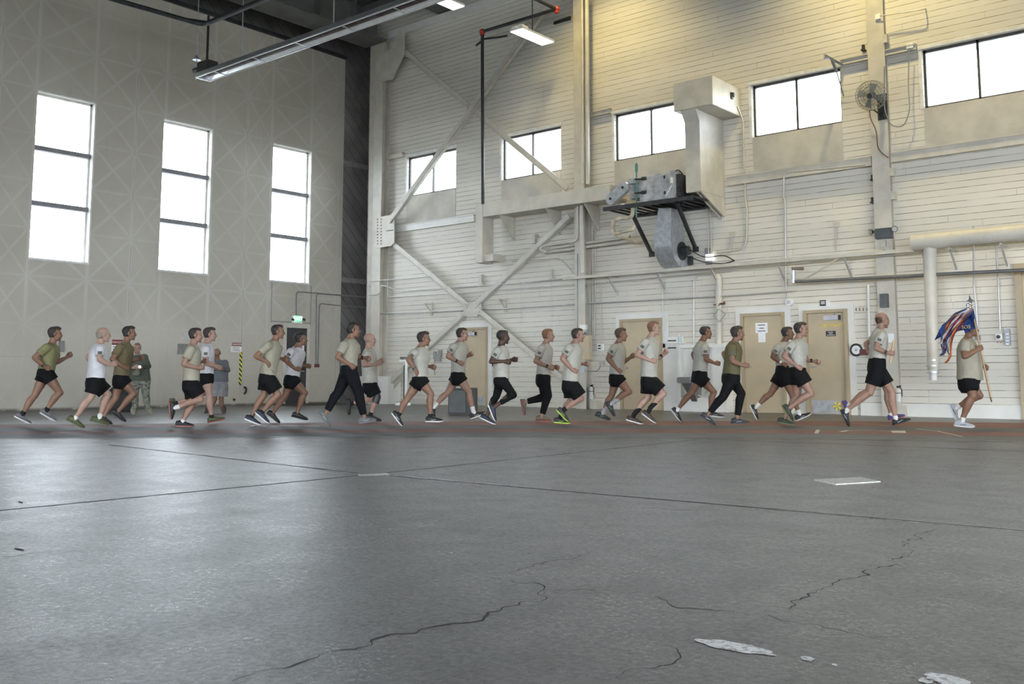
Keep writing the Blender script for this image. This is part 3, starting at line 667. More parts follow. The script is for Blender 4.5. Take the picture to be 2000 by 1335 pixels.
P([(1236, 400, 1.2), (1236, 424, 1.2), (1197, 428, 1.1), (1197, 457, 1.0), (1238, 447, 1.15), (1238, 440, 1.15)], .05, 1.1, 'wall_pipe', 'thick cream pipe loop hanging under the left end of the air handler', m=mat('rusty_cream_pipe', (.52, .45, .33), .5, 0, .35, 5), fil=.2)
P([(1200, 459, 1.0), (1252, 474, .25)], .03, .5, 'wall_pipe', 'short cream pipe slanting from the loop back to the wall', m=mat('rusty_cream_pipe'))
P([(1205, 432), (1168, 435), (1158, 444), (1158, 560), (1158, 655)], .016, .06, 'conduit', 'outer cream conduit dropping beside the middle column to the tan cabinet', 'conduit', group='conduits beside the middle column')
P([(1208, 440), (1172, 441), (1162, 450), (1162, 560), (1161, 655)], .016, .06, 'conduit', 'inner cream conduit dropping beside the middle column to the tan cabinet', 'conduit', group='conduits beside the middle column')
P([(1165, 553), (1168, 549), (1174, 560), (1174, 672)], .014, .06, 'conduit', 'cream conduit running down to the small switch boxes right of the tan cabinet', 'conduit')
P([(1146, 560), (1143, 556), (1150, 595), (1150, 655)], .016, .32, 'conduit', 'dark grey conduit curving down to the top of the tan cabinet', 'conduit', GREYP())
P([(1128, 495), (1128, 640)], .014, .30, 'conduit', 'grey conduit running down the left edge of the middle column', 'conduit', GREYP())
# long service rails
def rr(pts, off, r, label, m=None, cat='conduit', grp='long horizontal conduits on the back wall', fil=.1): return P(pts, r, off, 'conduit', label, cat, m or COND(), fil, grp)
rr([(722, 549), (835, 540)], .40, .014, 'upper pale conduit crossing the corner column')
rr([(722, 557), (752, 558), (782, 569), (870, 562), (1000, 554), (1130, 541), (1300, 528), (1480, 509), (1800, 486), (2050, 466)], .30, .016, 'grey conduit running the whole back wall just below the shelf brackets')
rr([(757, 540), (757, 576), (762, 580), (880, 573), (1000, 565), (1250, 545), (1480, 520), (1800, 493), (2050, 474)], .27, .013, 'thin grey conduit running just under the longer grey one')
rr([(722, 613), (1000, 602), (1150, 592), (1430, 577), (1550, 568)], .14, .018, 'pale conduit running low from the corner column to the round white alarm')
rr([(1000, 510), (1088, 504), (1098, 508), (1124, 537)], .1, .014, 'pale conduit ending in a slant at the middle column', CREAM())
rr([(720, 576), (735, 576), (743, 570), (745, 555)], .38, .012, 'short bent conduit on the corner column')
mb = MB()
def shelfbar(p, q, off, h=.05, d=.30):
    a, b = B(*p, off), B(*q, off); z = (a.z + b.z)/2; mb.box((a.x, WY - off - .02, z - h), (b.x, WY - off + .02, z + .02)); return a.x, b.x, z
sx0, sx1, sz = shelfbar((1100, 543), (1785, 486), .45)
T(mb, 'pipe_rack_rail', [CREAM()], 'long cream rack rail carried on slanted brackets between the middle column and the big pipe', 'pipe rack')
for u in (1187, 1282, 1388, 1518, 1648, 1800, 1855, 1955):
    mb = MB(); v = 541 - (u - 1105) * 56 / 685; p = B(u, v, .42)
    mb.box((p.x - .02, WY - .46, sz - .05), (p.x + .02, WY, sz - .02)); q = Vector((p.x, WY - .03, sz - .42)); mb.bar(Vector((p.x, WY - .42, sz - .05)), q, .035, .035, (1, 0, 0)); mb.box((q.x - .04, WY - .02, q.z - .08), (q.x + .04, WY, q.z + .06))
    nm = {1187: 'leftmost slanted steel bracket under the rack rail beside the middle column', 1282: 'slanted steel bracket under the curved blower', 1388: 'slanted steel bracket under the small white box light', 1518: 'slanted steel bracket above the closed tan door with papers', 1648: 'slanted steel bracket left of the fan column above the tan door with kick plate', 1800: 'slanted steel bracket at the left end of the big horizontal pipe', 1855: 'slanted steel bracket just right of the big vertical pipe', 1955: 'slanted steel bracket under the big horizontal pipe above the flag'}[u]
    T(mb, 'slanted_bracket', [COND()], nm, 'bracket', 'slanted brackets under the pipe rack')
P([(1550, 535, .5), (1550, 550, .5), (2060, 524, .5)], .035, .5, 'wall_pipe', 'dark horizontal sprinkler pipe low on the wall from the silver elbow to the right edge', m=mat('dark_grey_pipe', (.16, .16, .155), .45, .3))
P([(1549, 528, .5), (1549, 552, .5)], .055, .5, 'pipe_sleeve', 'short silver sleeve on the pipe elbow over the tan doors', m=GALV())
P([(1547, 524, .5), (1569, 524, .3)], .035, .5, 'wall_pipe', 'short brown stub pipe topping the silver sleeve', m=mat('brown_pipe', (.16, .13, .11), .5))
P([(1552, 549, .03), (1556, 547), (1572, 545), (1652, 496), (1720, 490), (1726, 489, .14)], .02, .35, 'conduit', 'cream conduit slanting up from the silver sleeve to the rack rail', 'conduit')
P([(1390, 620), (1390, 545), (1398, 537), (1415, 536), (1426, 536)], .02, .12, 'conduit', 'cream conduit bending beside the brown-nested drain pipe', 'conduit') if False else None
P([(1355, 690), (1355, 547), (1363, 537), (1390, 536)], .016, .06, 'conduit', 'thin conduit rising from the fountain alcove and bending right', 'conduit', COND())
P([(1400, 538, .12), (1404, 545, .12), (1404, 671, .12)], .075, .12, 'drain_pipe', 'cream drain pipe dropping to the top of the white fountain alcove', fil=.1)
P([(1282, 525), (1294, 570), (1295, 668)], .012, .06, 'conduit', 'thin conduit dropping to the switch left of the white alcove', 'conduit', COND())
P([(1457, 330), (1454, 380), (1459, 410), (1458, 470), (1450, 487), (1400, 494)], .02, .08, 'conduit', 'cream conduit dropping right of the square duct and curving back to the light', 'conduit')
P([(1440, 208, .5), (1451, 236, .08), (1453, 330, .08)], .02, .2, 'conduit', 'cream conduit leaving the motor on the square duct head', 'conduit')
P([(1530, 385), (1531, 345), (1537, 337), (1690, 322)], .016, .16, 'conduit', 'grey conduit arching along the long rail left of the fan column', 'conduit', COND())
P([(1530, 385), (1533, 392), (1535, 560), (1539, 584)], .018, .08, 'conduit', 'long vertical pale conduit down to the round white alarm', 'conduit', COND())
P([(1381, 390), (1384, 495)], .014, .1, 'conduit', 'left of two conduits falling from the square duct to the white light', 'conduit', group='conduits falling to the white light'); P([(1387, 392), (1389, 495)], .014, .1, 'conduit', 'right of two conduits falling from the square duct to the white light', 'conduit', group='conduits falling to the white light')
P([(1430, 465), (1428, 480), (1420, 500)], .016, .05, 'conduit', 'short cream conduit below the small square box right of the light', 'conduit')
mb = MB(); mb.box(*wbox(1424, 453, 1434, 463, .08)); T(mb, 'junction_box', [CREAM()], 'small cream box on the planks right of the square duct foot', 'junction box', 'small boxes on the back wall')
mb = MB(); mb.box(*wbox(1629, 433, 1638, 443, .08)); T(mb, 'junction_box', [CREAM()], 'small cream box on the planks left of the emergency light', 'junction box', 'small boxes on the back wall')
P([(1634, 443), (1634, 460), (1631, 475), (1632, 489)], .014, .05, 'conduit', 'short crooked conduit below the cream box left of the emergency light', 'conduit')
mb = MB(); mb.box(*wbox(1378, 496, 1390, 508, .10)); o = T(mb, 'wall_light', [mat('bright_white_lens', (.9, .92, 1.0), .3, 0, .02, emit=1.2)], 'small glowing square white light on the wall right of the curved blower', 'light')
mb = MB(); mb.box(*wbox(1376, 484, 1388, 500, .06)); mb.box(*wbox(1378, 508, 1389, 516, .06)); T(mb, 'junction_box', [GREYP()], 'grey box behind and above the glowing square light', 'junction box', 'small boxes on the back wall')
# big duct pipe at right
P([(1782, 474, .55), (2100, 443, .55)], .155, .55, 'big_pipe', 'fat pale horizontal duct pipe leaving the frame at the right', 'pipe', seg=24, fil=0)
t = thing('vertical_duct_pipe', 'fat pale vertical duct pipe dropping from the horizontal one to shoulder height', 'pipe', B(1822, 742, .5))
mb = MB(); mb.tube([B(1816, 478, .5), B(1816, 498, .5), B(1822, 722, .5)], [.125, .125, .10], 22); part(mb, 'pipe_body', [CREAM()], t, smooth=True)
mb = MB(); mb.tube([B(1822, 715, .5), B(1822.5, 742, .5)], .075, 18); part(mb, 'lower_sleeve', [WHITEP()], t, smooth=True)
for v in (499, 703, 714, 727):
    mb = MB(); rr_ = .118 if v < 600 else .112 if v < 710 else .125; p = B(1816 + (v-478)*.0245, v, .5); mb.cyl(p - UZ*.012, p + UZ*.012, rr_, seg=22); part(mb, 'pipe_clamp', [GALV()], t, smooth=True)
for (a, lab) in (([(1901, 440, .5), (1902, 560, .1), (1907, 600, .1), (1909, 655, .1)], 'pale conduit behind the flag pole'), ([(1945, 470, .3), (1950, 560, .08), (1953, 645, .08)], 'pale conduit dropping to the round buzzer box right of the flag'),):
    P(a, .018, .1, 'conduit', lab, 'conduit', COND())
P([(1695, 556), (1698, 700)], .03, .06, 'wood_batten', 'thin vertical white batten between the tan door and the fan column', 'batten', WHITEP(), seg=4)
# brackets with hooks on the planks
for u, v, lab in ((842, 603, 'left pale bracket above the man with the wristwatch in front of the weighing stand'), (987, 595, 'right pale bracket under the long brace above the short dark-haired runner')):
    mb = MB(); p = B(u, v - 8, .03); mb.box((p.x - .04, WY - .04, p.z - .32), (p.x + .04, WY, p.z + .08)); mb.box((p.x - .03, WY - .32, p.z), (p.x + .03, WY, p.z + .04)); mb.bar((p.x, WY - .24, p.z), (p.x, WY - .02, p.z - .22), .03, .03, (1, 0, 0))
    T(mb, 'shelf_bracket', [CREAM()], lab, 'bracket', 'pale shelf brackets on the planks')
for u, v, lab in ((938, 545, 'small pale channel bracket left of the long lower brace'), (1075, 535, 'small pale channel bracket left of the middle column'), (1042, 466, 'short pale channel under the box duct right of the drop')):
    mb = MB(); mb.box(*wbox(u - 2.5, v - 9, u + 2.5, v + 9, .10)); mb.box(*wbox(u - 4, v + 7, u + 4, v + 9, .12)); T(mb, 'channel_bracket', [CREAM()], lab, 'bracket', 'pale channel brackets on the planks')
for u, v, lab in ((1685, 92, 'small bracket stub left of the column at the window head'), (1703, 346, 'small bracket stub left of the column under the long rail'), (1703, 390, 'lower bracket stub left of the column under the long rail')):
    mb = MB(); mb.box(*wbox(u - 2, v - 5, u + 2, v + 3, .08)); mb.box(*wbox(u - 4, v + 3, u + 3, v + 6, .14)); T(mb, 'angle_cleat', [DKST()], lab, 'bracket', 'angle cleats beside the fan column')
for u, v, lab in ((1728, 75, 'cream box on the right side of the fan column near the top'), (1741, 335, 'cream box on the column just below the long rail'), (1743, 381, 'cream box on the column, lowest of the three')):
    mb = MB(); mb.box(*wbox(u - 4, v - 8, u + 4, v + 8, .16)); T(mb, 'column_box', [CREAM()], lab, 'junction box', 'cream boxes on the fan column')
mb = MB(); mb.box(*wbox(1770, 84, 1783, 94, .12)); o = T(mb, 'junction_box', [WHT()], 'white box at the upper left corner of the rightmost high window', 'junction box', 'small boxes on the back wall')
P([(1776, 94), (1774, 170), (1778, 215), (1765, 248), (1740, 246), (1727, 215), (1727, 130)], .012, .16, 'hanging_cable', 'grey cable looping from the white box down past the wall fan', 'cable', GREYP(), .4)
mb = MB(); mb.box(*wbox(1709, 27, 1719, 37, .18)); T(mb, 'junction_box', [WHT()], 'white box near the top of the fan column', 'junction box', 'small boxes on the back wall')
P([(1719, 31, .2), (1800, 19, .2), (1808, 17, .005)], .012, .2, 'conduit', 'short conduit running right from the white box near the top of the column', 'conduit', COND())
# wall fan ----------------------------------------------------------
c = B(1700, 187, .70); t = thing('wall_fan', 'round caged wall fan hanging on the column between two high windows', 'fan', c - Vector((0, 0, .4)))
nrm = (CAM - c); nrm.z *= .6; nrm = (nrm.normalized() + Vector((-.25, -.3, -.25))).normalized(); sx = nrm.cross(UZ).normalized(); su = sx.cross(nrm)
mb = MB()
def ring(mb, c, r, w, seg=32): mb.tube([c + sx*r*math.cos(2*math.pi*i/seg) + su*r*math.sin(2*math.pi*i/seg) for i in range(seg + 1)], w, 6)
R_ = .30
for r, dz in ((R_, 0), (R_, -.14), (R_*.8, .04), (R_*.6, .055), (R_*.4, .06), (R_*.2, .06), (R_*.7, -.19)): ring(mb, c + nrm*dz, r, .006)
for i in range(28):
    a = 2*math.pi*i/28; d = sx*math.cos(a) + su*math.sin(a); mb.tube([c + nrm*.06 + d*.05, c + nrm*.05 + d*R_*.7, c + d*R_, c - nrm*.14 + d*R_, c - nrm*.2 + d*.1], .0035, 5)
part(mb, 'fan_cage', [mat('tarnished_wire', (.22, .20, .15), .5, .4)], t)
for i in range(4):
    mb = MB(); a = 2*math.pi*i/4 + .3; d = sx*math.cos(a) + su*math.sin(a); e = nrm.cross(d); pts = [c + d*.05 - e*.03 - nrm*.03, c + d*.25 - e*.10 - nrm*.06, c + d*.26 + e*.06 - nrm*.01, c + d*.05 + e*.03]
    mb.prism(pts, -nrm*.006); part(mb, 'fan_blade', [GREYP()], t)
mb = MB(); mb.cyl(c + nrm*.04, c - nrm*.2, .07, seg=18); part(mb, 'fan_motor', [BLK()], t, smooth=True)
mb = MB(); mb.bar(c - nrm*.18, Vector((c.x + .05, WY - .15, c.z - .05)), .05, .05); mb.bar(c - nrm*.1 - su*.3, Vector((c.x + .08, WY - .15, c.z - .36)), .03, .03); mb.box((c.x - .05, WY - .16, c.z - .4), (c.x + .15, WY - .14, c.z + .15)); part(mb, 'fan_bracket', [DKST()], t)
mb = MB(); mb.tube([c - su*.3, B(1698, 215, .3), B(1700, 232, .25), B(1712, 255, .2), B(1714, 292, .18), B(1735, 308, .18)], .012, 7, .3); part(mb, 'fan_cord', [mat('brown_cord', (.18, .10, .07), .6)], t, smooth=True)
# window hopper flap at 1625,120
mb = MB(); mb.bar(B(1611, 108, .75), B(1645, 127, .1), .05, .05); mb.bar(B(1625, 117, .5), B(1634, 140, .25), .05, .05, (1, 0, 0)); mb.bar(B(1634, 140, .25), B(1648, 188, .05), .02, .02, (1, 0, 0)); mb.box(B(1609, 112, .8), B(1621, 116, .7))
T(mb, 'window_flap_bracket', [GREYP()], 'black folding bracket arm jutting from the upper right corner of the fourth high window', 'bracket')
# emergency light ---------------------------------------------------
t = thing('emergency_light', 'dark emergency light box with two round spot heads on the column', 'emergency light', B(1726, 468, .2))
mb = MB(); mb.box(*wbox(1708, 445, 1740, 465, .16, .14)); part(mb, 'battery_box', [mat('slate_plastic', (.055, .065, .075), .5)], t, bev=.01)
for u, v in ((1700, 453), (1747, 447)):
    mb = MB(); p = B(u, v, .32); d = Vector((.35 if u > 1720 else -.6, -.8, -.2)).normalized(); mb.cyl(p, p - d*.07, .065, .03, 18); ring_c = p; h = part(mb, 'lamp_head', [BLK()], t, smooth=True)
    mb = MB(); mb.cyl(p + d*.001, p + d*.006, .052, seg=18); part(mb, 'lens', [mat('lamp_lens', (.42, .42, .38), .15, .3)], h)
mb = MB(); mb.box(*wbox(1720, 465, 1730, 481, .03, .14)); part(mb, 'mount_plate', [CREAM()], t)
mb = MB(); mb.box(*wbox(1718, 573, 1733, 600, .10, .14)); T(mb, 'breaker_box', [mat('slate_grey_box', (.11, .115, .12), .5, .3)], 'dark grey breaker box on the column above the balding man with the baton', 'electrical box')
# round alarm, buzzer, thermostat etc
mb = MB(); p = B(1540, 590, .1); mb.cyl(p + Vector((0, .1, 0)), p, .085, .08, 24); o = T(mb, 'round_alarm', [WHT()], 'round white alarm disc between the two tan doors at the head of the closed one', 'alarm', smooth=True)
mb = MB(); mb.cyl(p, p - Vector((0, .012, 0)), .045, seg=20); q = mb.make('alarm_centre', [mat('pale_grey_disc', (.5, .5, .48), .5)], None, origin=ORG[o.name]); q.parent = o; q.location = (0,0,0)
t = thing('buzzer_box', 'white square buzzer box with a round black mouth right of the flag', 'buzzer', B(1951, 663, .05))
mb = MB(); mb.box(*wbox(1944, 652, 1957, 663, .08)); part(mb, 'box', [WHT()], t, bev=.006)
mb = MB(); p = B(1950, 657.5, .085); mb.cyl(p + Vector((0, .01, 0)), p - Vector((0, .02, 0)), .035, seg=18); part(mb, 'mouth', [BLK()], t)
mb = MB(); mb.box(*wbox(1946, 666, 1951, 669, .004)); mb.box(*wbox(1952.5, 666, 1957, 669, .004)); T(mb, 'small_tag', [mat('dusty_pink_tag', (.36, .22, .20), .6)], 'tiny reddish printed tag under the buzzer box', 'label')
t = thing('wall_control_panel', 'narrow steel panel with four rocker switches at the far right', 'switch panel', B(1967, 674, .04))
mb = MB(); mb.box(*wbox(1962, 641, 1972.5, 674, .06)); part(mb, 'panel', [mat('brushed_steel_panel', (.20, .21, .22), .35, .6)], t, bev=.004)
for v in (652, 659, 665, 671.5):
    mb = MB(); mb.box(*wbox(1964, v - 1.6, 1970.5, v + 1.2, .09)); part(mb, 'switch', [GALV()], t, bev=.004)
mb = MB(); mb.box(*wbox(1904, 655, 1914, 664, .06)); T(mb, 'outlet_box', [GREYP()], 'grey outlet box behind the flag pole at head height', 'outlet')
for i, u in enumerate((1672, 1679, 1686, 1693)):
    mb = MB(); mb.tube([B(u, 601, .0), B(u, 602, .06), B(u, 607, .06)], .009, 6); T(mb, 'coat_hook', [DKST()], ['leftmost', 'second from left', 'third from left', 'rightmost'][i] + ' of the four small dark hooks right of the tan door', 'hook', 'small hooks on the planks')
mb = MB(); mb.box(*wbox(1731, 651, 1746, 668, .004, .14)); T(mb, 'pinned_sheet', [PAPER()], 'wrinkled white sheet pinned on the column in front of the balding man', 'paper')
# round measuring wheel-like dial behind the baton runner
t = thing('round_dial', 'black-rimmed white disc on the wall beside the tan door with the kick plate', 'dial', B(1672, 695, .08)); mb = MB(); c = B(1672, 683, .10)
nn = 36; mb.tube([c + UX*.115*math.cos(2*math.pi*i/nn) + UZ*.115*math.sin(2*math.pi*i/nn) for i in range(nn + 1)], .022, 8); part(mb, 'rim', [BLK()], t, smooth=True)
mb = MB(); mb.cyl(c + Vector((0, .10, 0)), c, .11, seg=30); f_ = part(mb, 'face', [WHT()], t); mb = MB(); mb.cyl(c, c - Vector((0, .01, 0)), .03, seg=16); part(mb, 'hub', [GALV()], f_)
mb = MB(); p = B(1684, 688, .12); mb.box(p - Vector((.06, -.1, .05)), p + Vector((.09, .0, .07))); part(mb, 'side_mount', [mat('maroon_paint', (.10, .02, .02), .5)], t, bev=.01)
# tan cabinet, small boxes ------------------------------------------
t = thing('electrical_cabinet', 'tan electrical cabinet with a silver latch on the middle column', 'cabinet', B(1136, 703, .3))
x0, x1 = B(1117, 680, .38).x, B(1152, 680, .38).x; mb = MB(); z0, z1 = B(1136, 703, .38).z, B(1136, 655, .38).z
mb.box((x0, WY - .355, z0), (x1, WY - .302, z1)); part(mb, 'cabinet_body', [TAN()], t, bev=.006)
mb = MB(); mb.box((x0 + .02, WY - .38, z0 + .01), (x1 - .02, WY - .355, z1 - .01)); dd = part(mb, 'cabinet_door', [TAN()], t, bev=.004)
mb = MB(); p = B(1149, 684, .39); mb.cyl(p, p - Vector((0, .03, 0)), .02, seg=14); mb.box(p - Vector((.015, .02, .03)), p + Vector((.08, 0, .01))); part(mb, 'latch', [GALV()], dd)
mb = MB(); mb.box(*wbox(1132, 634, 1143, 643, .12, .3)); T(mb, 'sensor_box', [WHT()], 'white sensor box above the tan cabinet on the middle column', 'sensor')
mb = MB(); p = B(1143, 651, .42); mb.cyl(p, p + Vector((.05, -.08, 0)), .035, seg=14); T(mb, 'camera_eye', [BLK()], 'small black camera eye right above the tan cabinet', 'camera', smooth=True)
mb = MB(); mb.box(*wbox(1131, 714, 1141, 726, .08, .34)); o = T(mb, 'switch_box', [mat('pale_switch_box', (.45, .47, .50), .4)], 'small pale switch box hanging below the tan cabinet', 'switch')
mb = MB(); mb.box(*wbox(1166, 671, 1177, 684, .06)); o = T(mb, 'outlet_box', [WHT()], 'white outlet box with two dark sockets right of the tan cabinet', 'outlet')
mb = MB(); mb.box(*wbox(1168, 673.5, 1173, 676, .066)); mb.box(*wbox(1168, 679, 1173, 681.5, .066)); q = mb.make('socket', [BLK()], None, origin=ORG[o.name]); q.parent = o; q.location = (0,0,0)
mb = MB(); mb.box(*wbox(1170, 705, 1179, 713, .06)); T(mb, 'junction_box', [COND()], 'grey junction box low on the planks right of the tan cabinet', 'junction box', 'small boxes on the back wall')
P([(1174, 684), (1174, 706)], .012, .05, 'conduit', 'short vertical conduit between the socket box and the low junction box', 'conduit', COND())
P([(1173, 713), (1168, 724), (1142, 725)], .01, .06, 'flex_conduit', 'loose grey flexible conduit curving left from the low junction box', 'conduit', GREYP(), .3)
def extinguisher(px, top, bot, label):
    t = thing('fire_extinguisher', label, 'fire extinguisher', B(px, bot, .14), 'fire extinguishers on the back wall'); g = B(px, bot, .14); h = B(px, top, .14).z - g.z
    mb = MB(); mb.tube([g, g + UZ*.02, g + UZ*h*.72, g + UZ*h*.80, g + UZ*h*.84], [.05, .062, .062, .045, .02], 18); part(mb, 'cylinder', [mat('pale_extinguisher_paint', (.60, .60, .56), .35)], t, smooth=True)
    mb = MB(); mb.cyl(g + UZ*h*.50, g + UZ*h*.545, .065, seg=18); part(mb, 'strap', [BLK()], t)
    mb = MB(); mb.cyl(g + UZ*h*.83, g + UZ*h*.90, .018, seg=10); mb.bar(g + UZ*h*.92 - UX*.03, g + UZ*h*.97 + UX*.06, .02, .02); mb.bar(g + UZ*h*.89 - UX*.03, g + UZ*h*.90 + UX*.06, .02, .015); part(mb, 'valve_handle', [DKST()], t)
    mb = MB(); mb.tube([g + UZ*h*.86, g + UZ*h*.8 + UX*.07, g + UZ*h*.4 + UX*.075, g + UZ*h*.3 + UX*.07], .01, 7, .05); part(mb, 'hose', [BLK()], t, smooth=True)
    mb = MB(); mb.box((g.x - .05, WY - .08, g.z + h*.3), (g.x + .05, WY, g.z + h*.7)); part(mb, 'wall_hanger', [CREAM()], t)
extinguisher(1155, 750, 779, 'pale fire extinguisher low on the wall beside the middle column'); extinguisher(1755, 752, 784, 'pale fire extinguisher low on the wall beside the fan column')
mb = MB(); mb.box(*wbox(1152, 782, 1165, 799, .25)); T(mb, 'floor_box', [CREAM()], 'small cream box on the floor under the extinguisher beside the middle column', 'box')
mb = MB(); mb.box(*wbox(1745, 792, 1768, 812, .18)); mb.cyl(B(1757, 792, .1), B(1757, 785, .1), .05, .03); T(mb, 'floor_box', [CREAM()], 'pale pipe boot on the floor under the extinguisher beside the fan column', 'box')
# white fountain alcove ----------------------------------------------
t = thing('fountain_alcove', 'white painted boxed panel wall behind the drinking fountain', 'partition', B(1350, 802, .2))
xa, xm, xb = B(1292, 740, .04).x, B(1324, 740, .30).x, B(1419, 740, .30).x; zt = B(1370, 672, .30).z
mb = MB(); mb.box((xa, WY - .05, 0), (xm, WY - .002, B(1305, 658, .05).z)); part(mb, 'side_panel', [WHITEP()], t)
mb = MB(); mb.box((xm, WY - .30, zt - .08), (xb, WY - .002, zt)); mb.box((xm, WY - .298, 0), (xm + .07, WY - .002, zt - .08)); mb.box((xb - .07, WY - .298, 0), (xb, WY - .002, zt - .08)); mb.box((xm + .07, WY - .297, 0), (xb - .07, WY - .002, .32)); part(mb, 'panel_frame', [WHITEP()], t, bev=.006)
mb = MB(); mb.box((xm + .06, WY - .12, .3), (xb - .06, WY - .002, zt - .06)); mb.box((B(1390, 740, .3).x, WY - .27, .3), (xb - .06, WY - .1, zt - .06)); part(mb, 'recessed_panel', [WHITEP()], t)
mb = MB()
for v in (665, 679): mb.box(*wbox(1304, v - 1.2, 1320, v + 1.2, .01, .05))
part(mb, 'slot', [BLK()], t)
fx = B(1345, 740, .45).x; t = thing('drinking_fountain', 'steel drinking fountain with a tall back plate and tapered pedestal', 'drinking fountain', (fx, WY - .45, .3))
w = .13; zb_, zt_ = B(1341, 748, .6).z, B(1341, 736, .6).z
mb = MB(); mb.box((fx - .17, WY - .72, zb_), (fx + .20, WY - .13, zt_)); part(mb, 'basin', [mat('worn_stainless', (.30, .30, .31), .3, .7)], t, bev=.02)
mb = MB(); mb.box((fx + .0, WY - .22, zt_), (fx + .22, WY - .125, B(1350, 692, .2).z)); part(mb, 'back_plate', [mat('dark_stainless', (.13, .135, .14), .35, .6)], t, bev=.01)
mb = MB(); mb.loft([[Vector((fx - .10, WY - .60, zb_)), Vector((fx + .17, WY - .60, zb_)), Vector((fx + .17, WY - .14, zb_)), Vector((fx - .10, WY - .14, zb_))], [Vector((fx + .0, WY - .32, zb_ - .42)), Vector((fx + .13, WY - .32, zb_ - .42)), Vector((fx + .13, WY - .14, zb_ - .42)), Vector((fx, WY - .14, zb_ - .42))]]); part(mb, 'pedestal', [mat('worn_stainless')], t)
mb = MB(); mb.tube([(fx - .08, WY - .5, zt_), (fx - .08, WY - .5, zt_ + .04), (fx - .04, WY - .5, zt_ + .055)], .012, 7); part(mb, 'spout', [GALV()], t, smooth=True)
mb = MB(); mb.tube([(fx + .22, WY - .18, zb_ - .1), (fx + .3, WY - .25, zb_ - .35), (fx + .12, WY - .3, .40), (fx + .2, WY - .2, .32), (fx + .35, WY - .15, .55)], .014, 7, .1); part(mb, 'drain_hose', [COND()], t, smooth=True)
p = B(1330, 671, .03); t = thing('water_bottle', 'small clear blue plastic water bottle on the white panel ledge', 'bottle', (p.x, WY - .09, B(1330, 668.5, .1).z)); g = ORG[t.name]
mb = MB(); mb.tube([g, g + UZ*.005, g + UZ*.13, g + UZ*.17], [.028, .032, .032, .013], 14); part(mb, 'bottle_body', [mat('pale_blue_plastic', (.45, .62, .72), .15)], t, smooth=True)
mb = MB(); mb.cyl(g + UZ*.17, g + UZ*.19, .015, seg=12); part(mb, 'cap', [WHT()], t)
mb = MB(); a = B(1330, 669.5, .1); mb.box((a.x - .35, WY - .14, g.z - .02), (a.x + .12, WY - .04, g.z)); mb.box((a.x-.3, WY-.1, g.z-.09), (a.x-.27, WY-.001, g.z-.02)); T(mb, 'ledge', [WHITEP()], 'narrow white ledge under the water bottle left of the alcove', 'ledge')
mb = MB(); mb.box(*wbox(1290, 671, 1299, 679, .05)); T(mb, 'light_switch', [WHT()], 'small white light switch box on the planks left of the alcove', 'switch')
# bird-nest-like dried plant on the drain pipe
mb = MB()
for i in range(26):
    a = random.uniform(-2.6, .5) if i % 2 else random.uniform(-.6, .6); c = B(1402, 593, .16); d = Vector((math.cos(a), -.3*random.random(), math.sin(a)*.25)); mb.tube([c, c + d*.14*random.uniform(.5, 1.0), c + d*.20 + Vector((0, 0, random.uniform(-.02, .05)))], .007, 5)
T(mb, 'rag_bundle', [mat('brown_dry_stems', (.14, .06, .03), .8)], 'tangled brown bundle tied round the cream drain pipe', 'bundle')
mb = MB(); c = B(1404, 613, .1); mb.bar(B(1393, 617, .2), B(1403, 603, .2), .02, .01); mb.bar(B(1403, 603, .2), B(1417, 612, .2), .02, .01); mb.bar(B(1417, 612, .2), B(1406, 628, .2), .02, .01); mb.bar(B(1406, 628, .2), B(1393, 617, .2), .02, .01)
T(mb, 'diamond_sign_frame', [mat('tarnished_frame', (.36, .35, .33), .4, .3)], 'thin tilted square frame hanging behind the cream drain pipe', 'frame')
# loudspeaker/bin in front of door 1 ---------------------------------
base = F(903, 809); c_, s_ = math.cos(YAW), math.sin(YAW); ax = Vector((c_, s_, 0)); ay = Vector((-s_, c_, 0))
t = thing('waste_bin', 'dark grey square bin in front of the tan door under the brace', 'bin', base)
D0 = (base - CAM).length; wpx = D0 / FPX
mb = MB(); mb.obox(base + ay*.25 + UZ*.28, ax, ay, UZ, 27.5*wpx, .25, .28); part(mb, 'bin_body', [mat('charcoal_plastic', (.025, .028, .03), .5)], t, bev=.015)
mb = MB(); mb.obox(base - ax*10*wpx + UZ*.275 - ay*.008, ax, ay, UZ, 16*wpx, .01, .23); part(mb, 'front_panel', [mat('mid_grey_panel', (.10, .11, .11), .6)], t, bev=.004)
mb = MB(); mb.obox(base + ax*17*wpx + ay*.26 + UZ*.42, ax, ay, UZ, 10.5*wpx, .24, .20 - .055); part(mb, 'bin_top', [mat('charcoal_plastic')], t, bev=.015)
mb = MB(); mb.obox(base + ax*17*wpx - ay*.006 + UZ*.27, ax, ay, UZ, 8.5*wpx, .008, .22); part(mb, 'side_panel', [mat('dark_grey_panel', (.05, .055, .055), .6)], t, bev=.004)
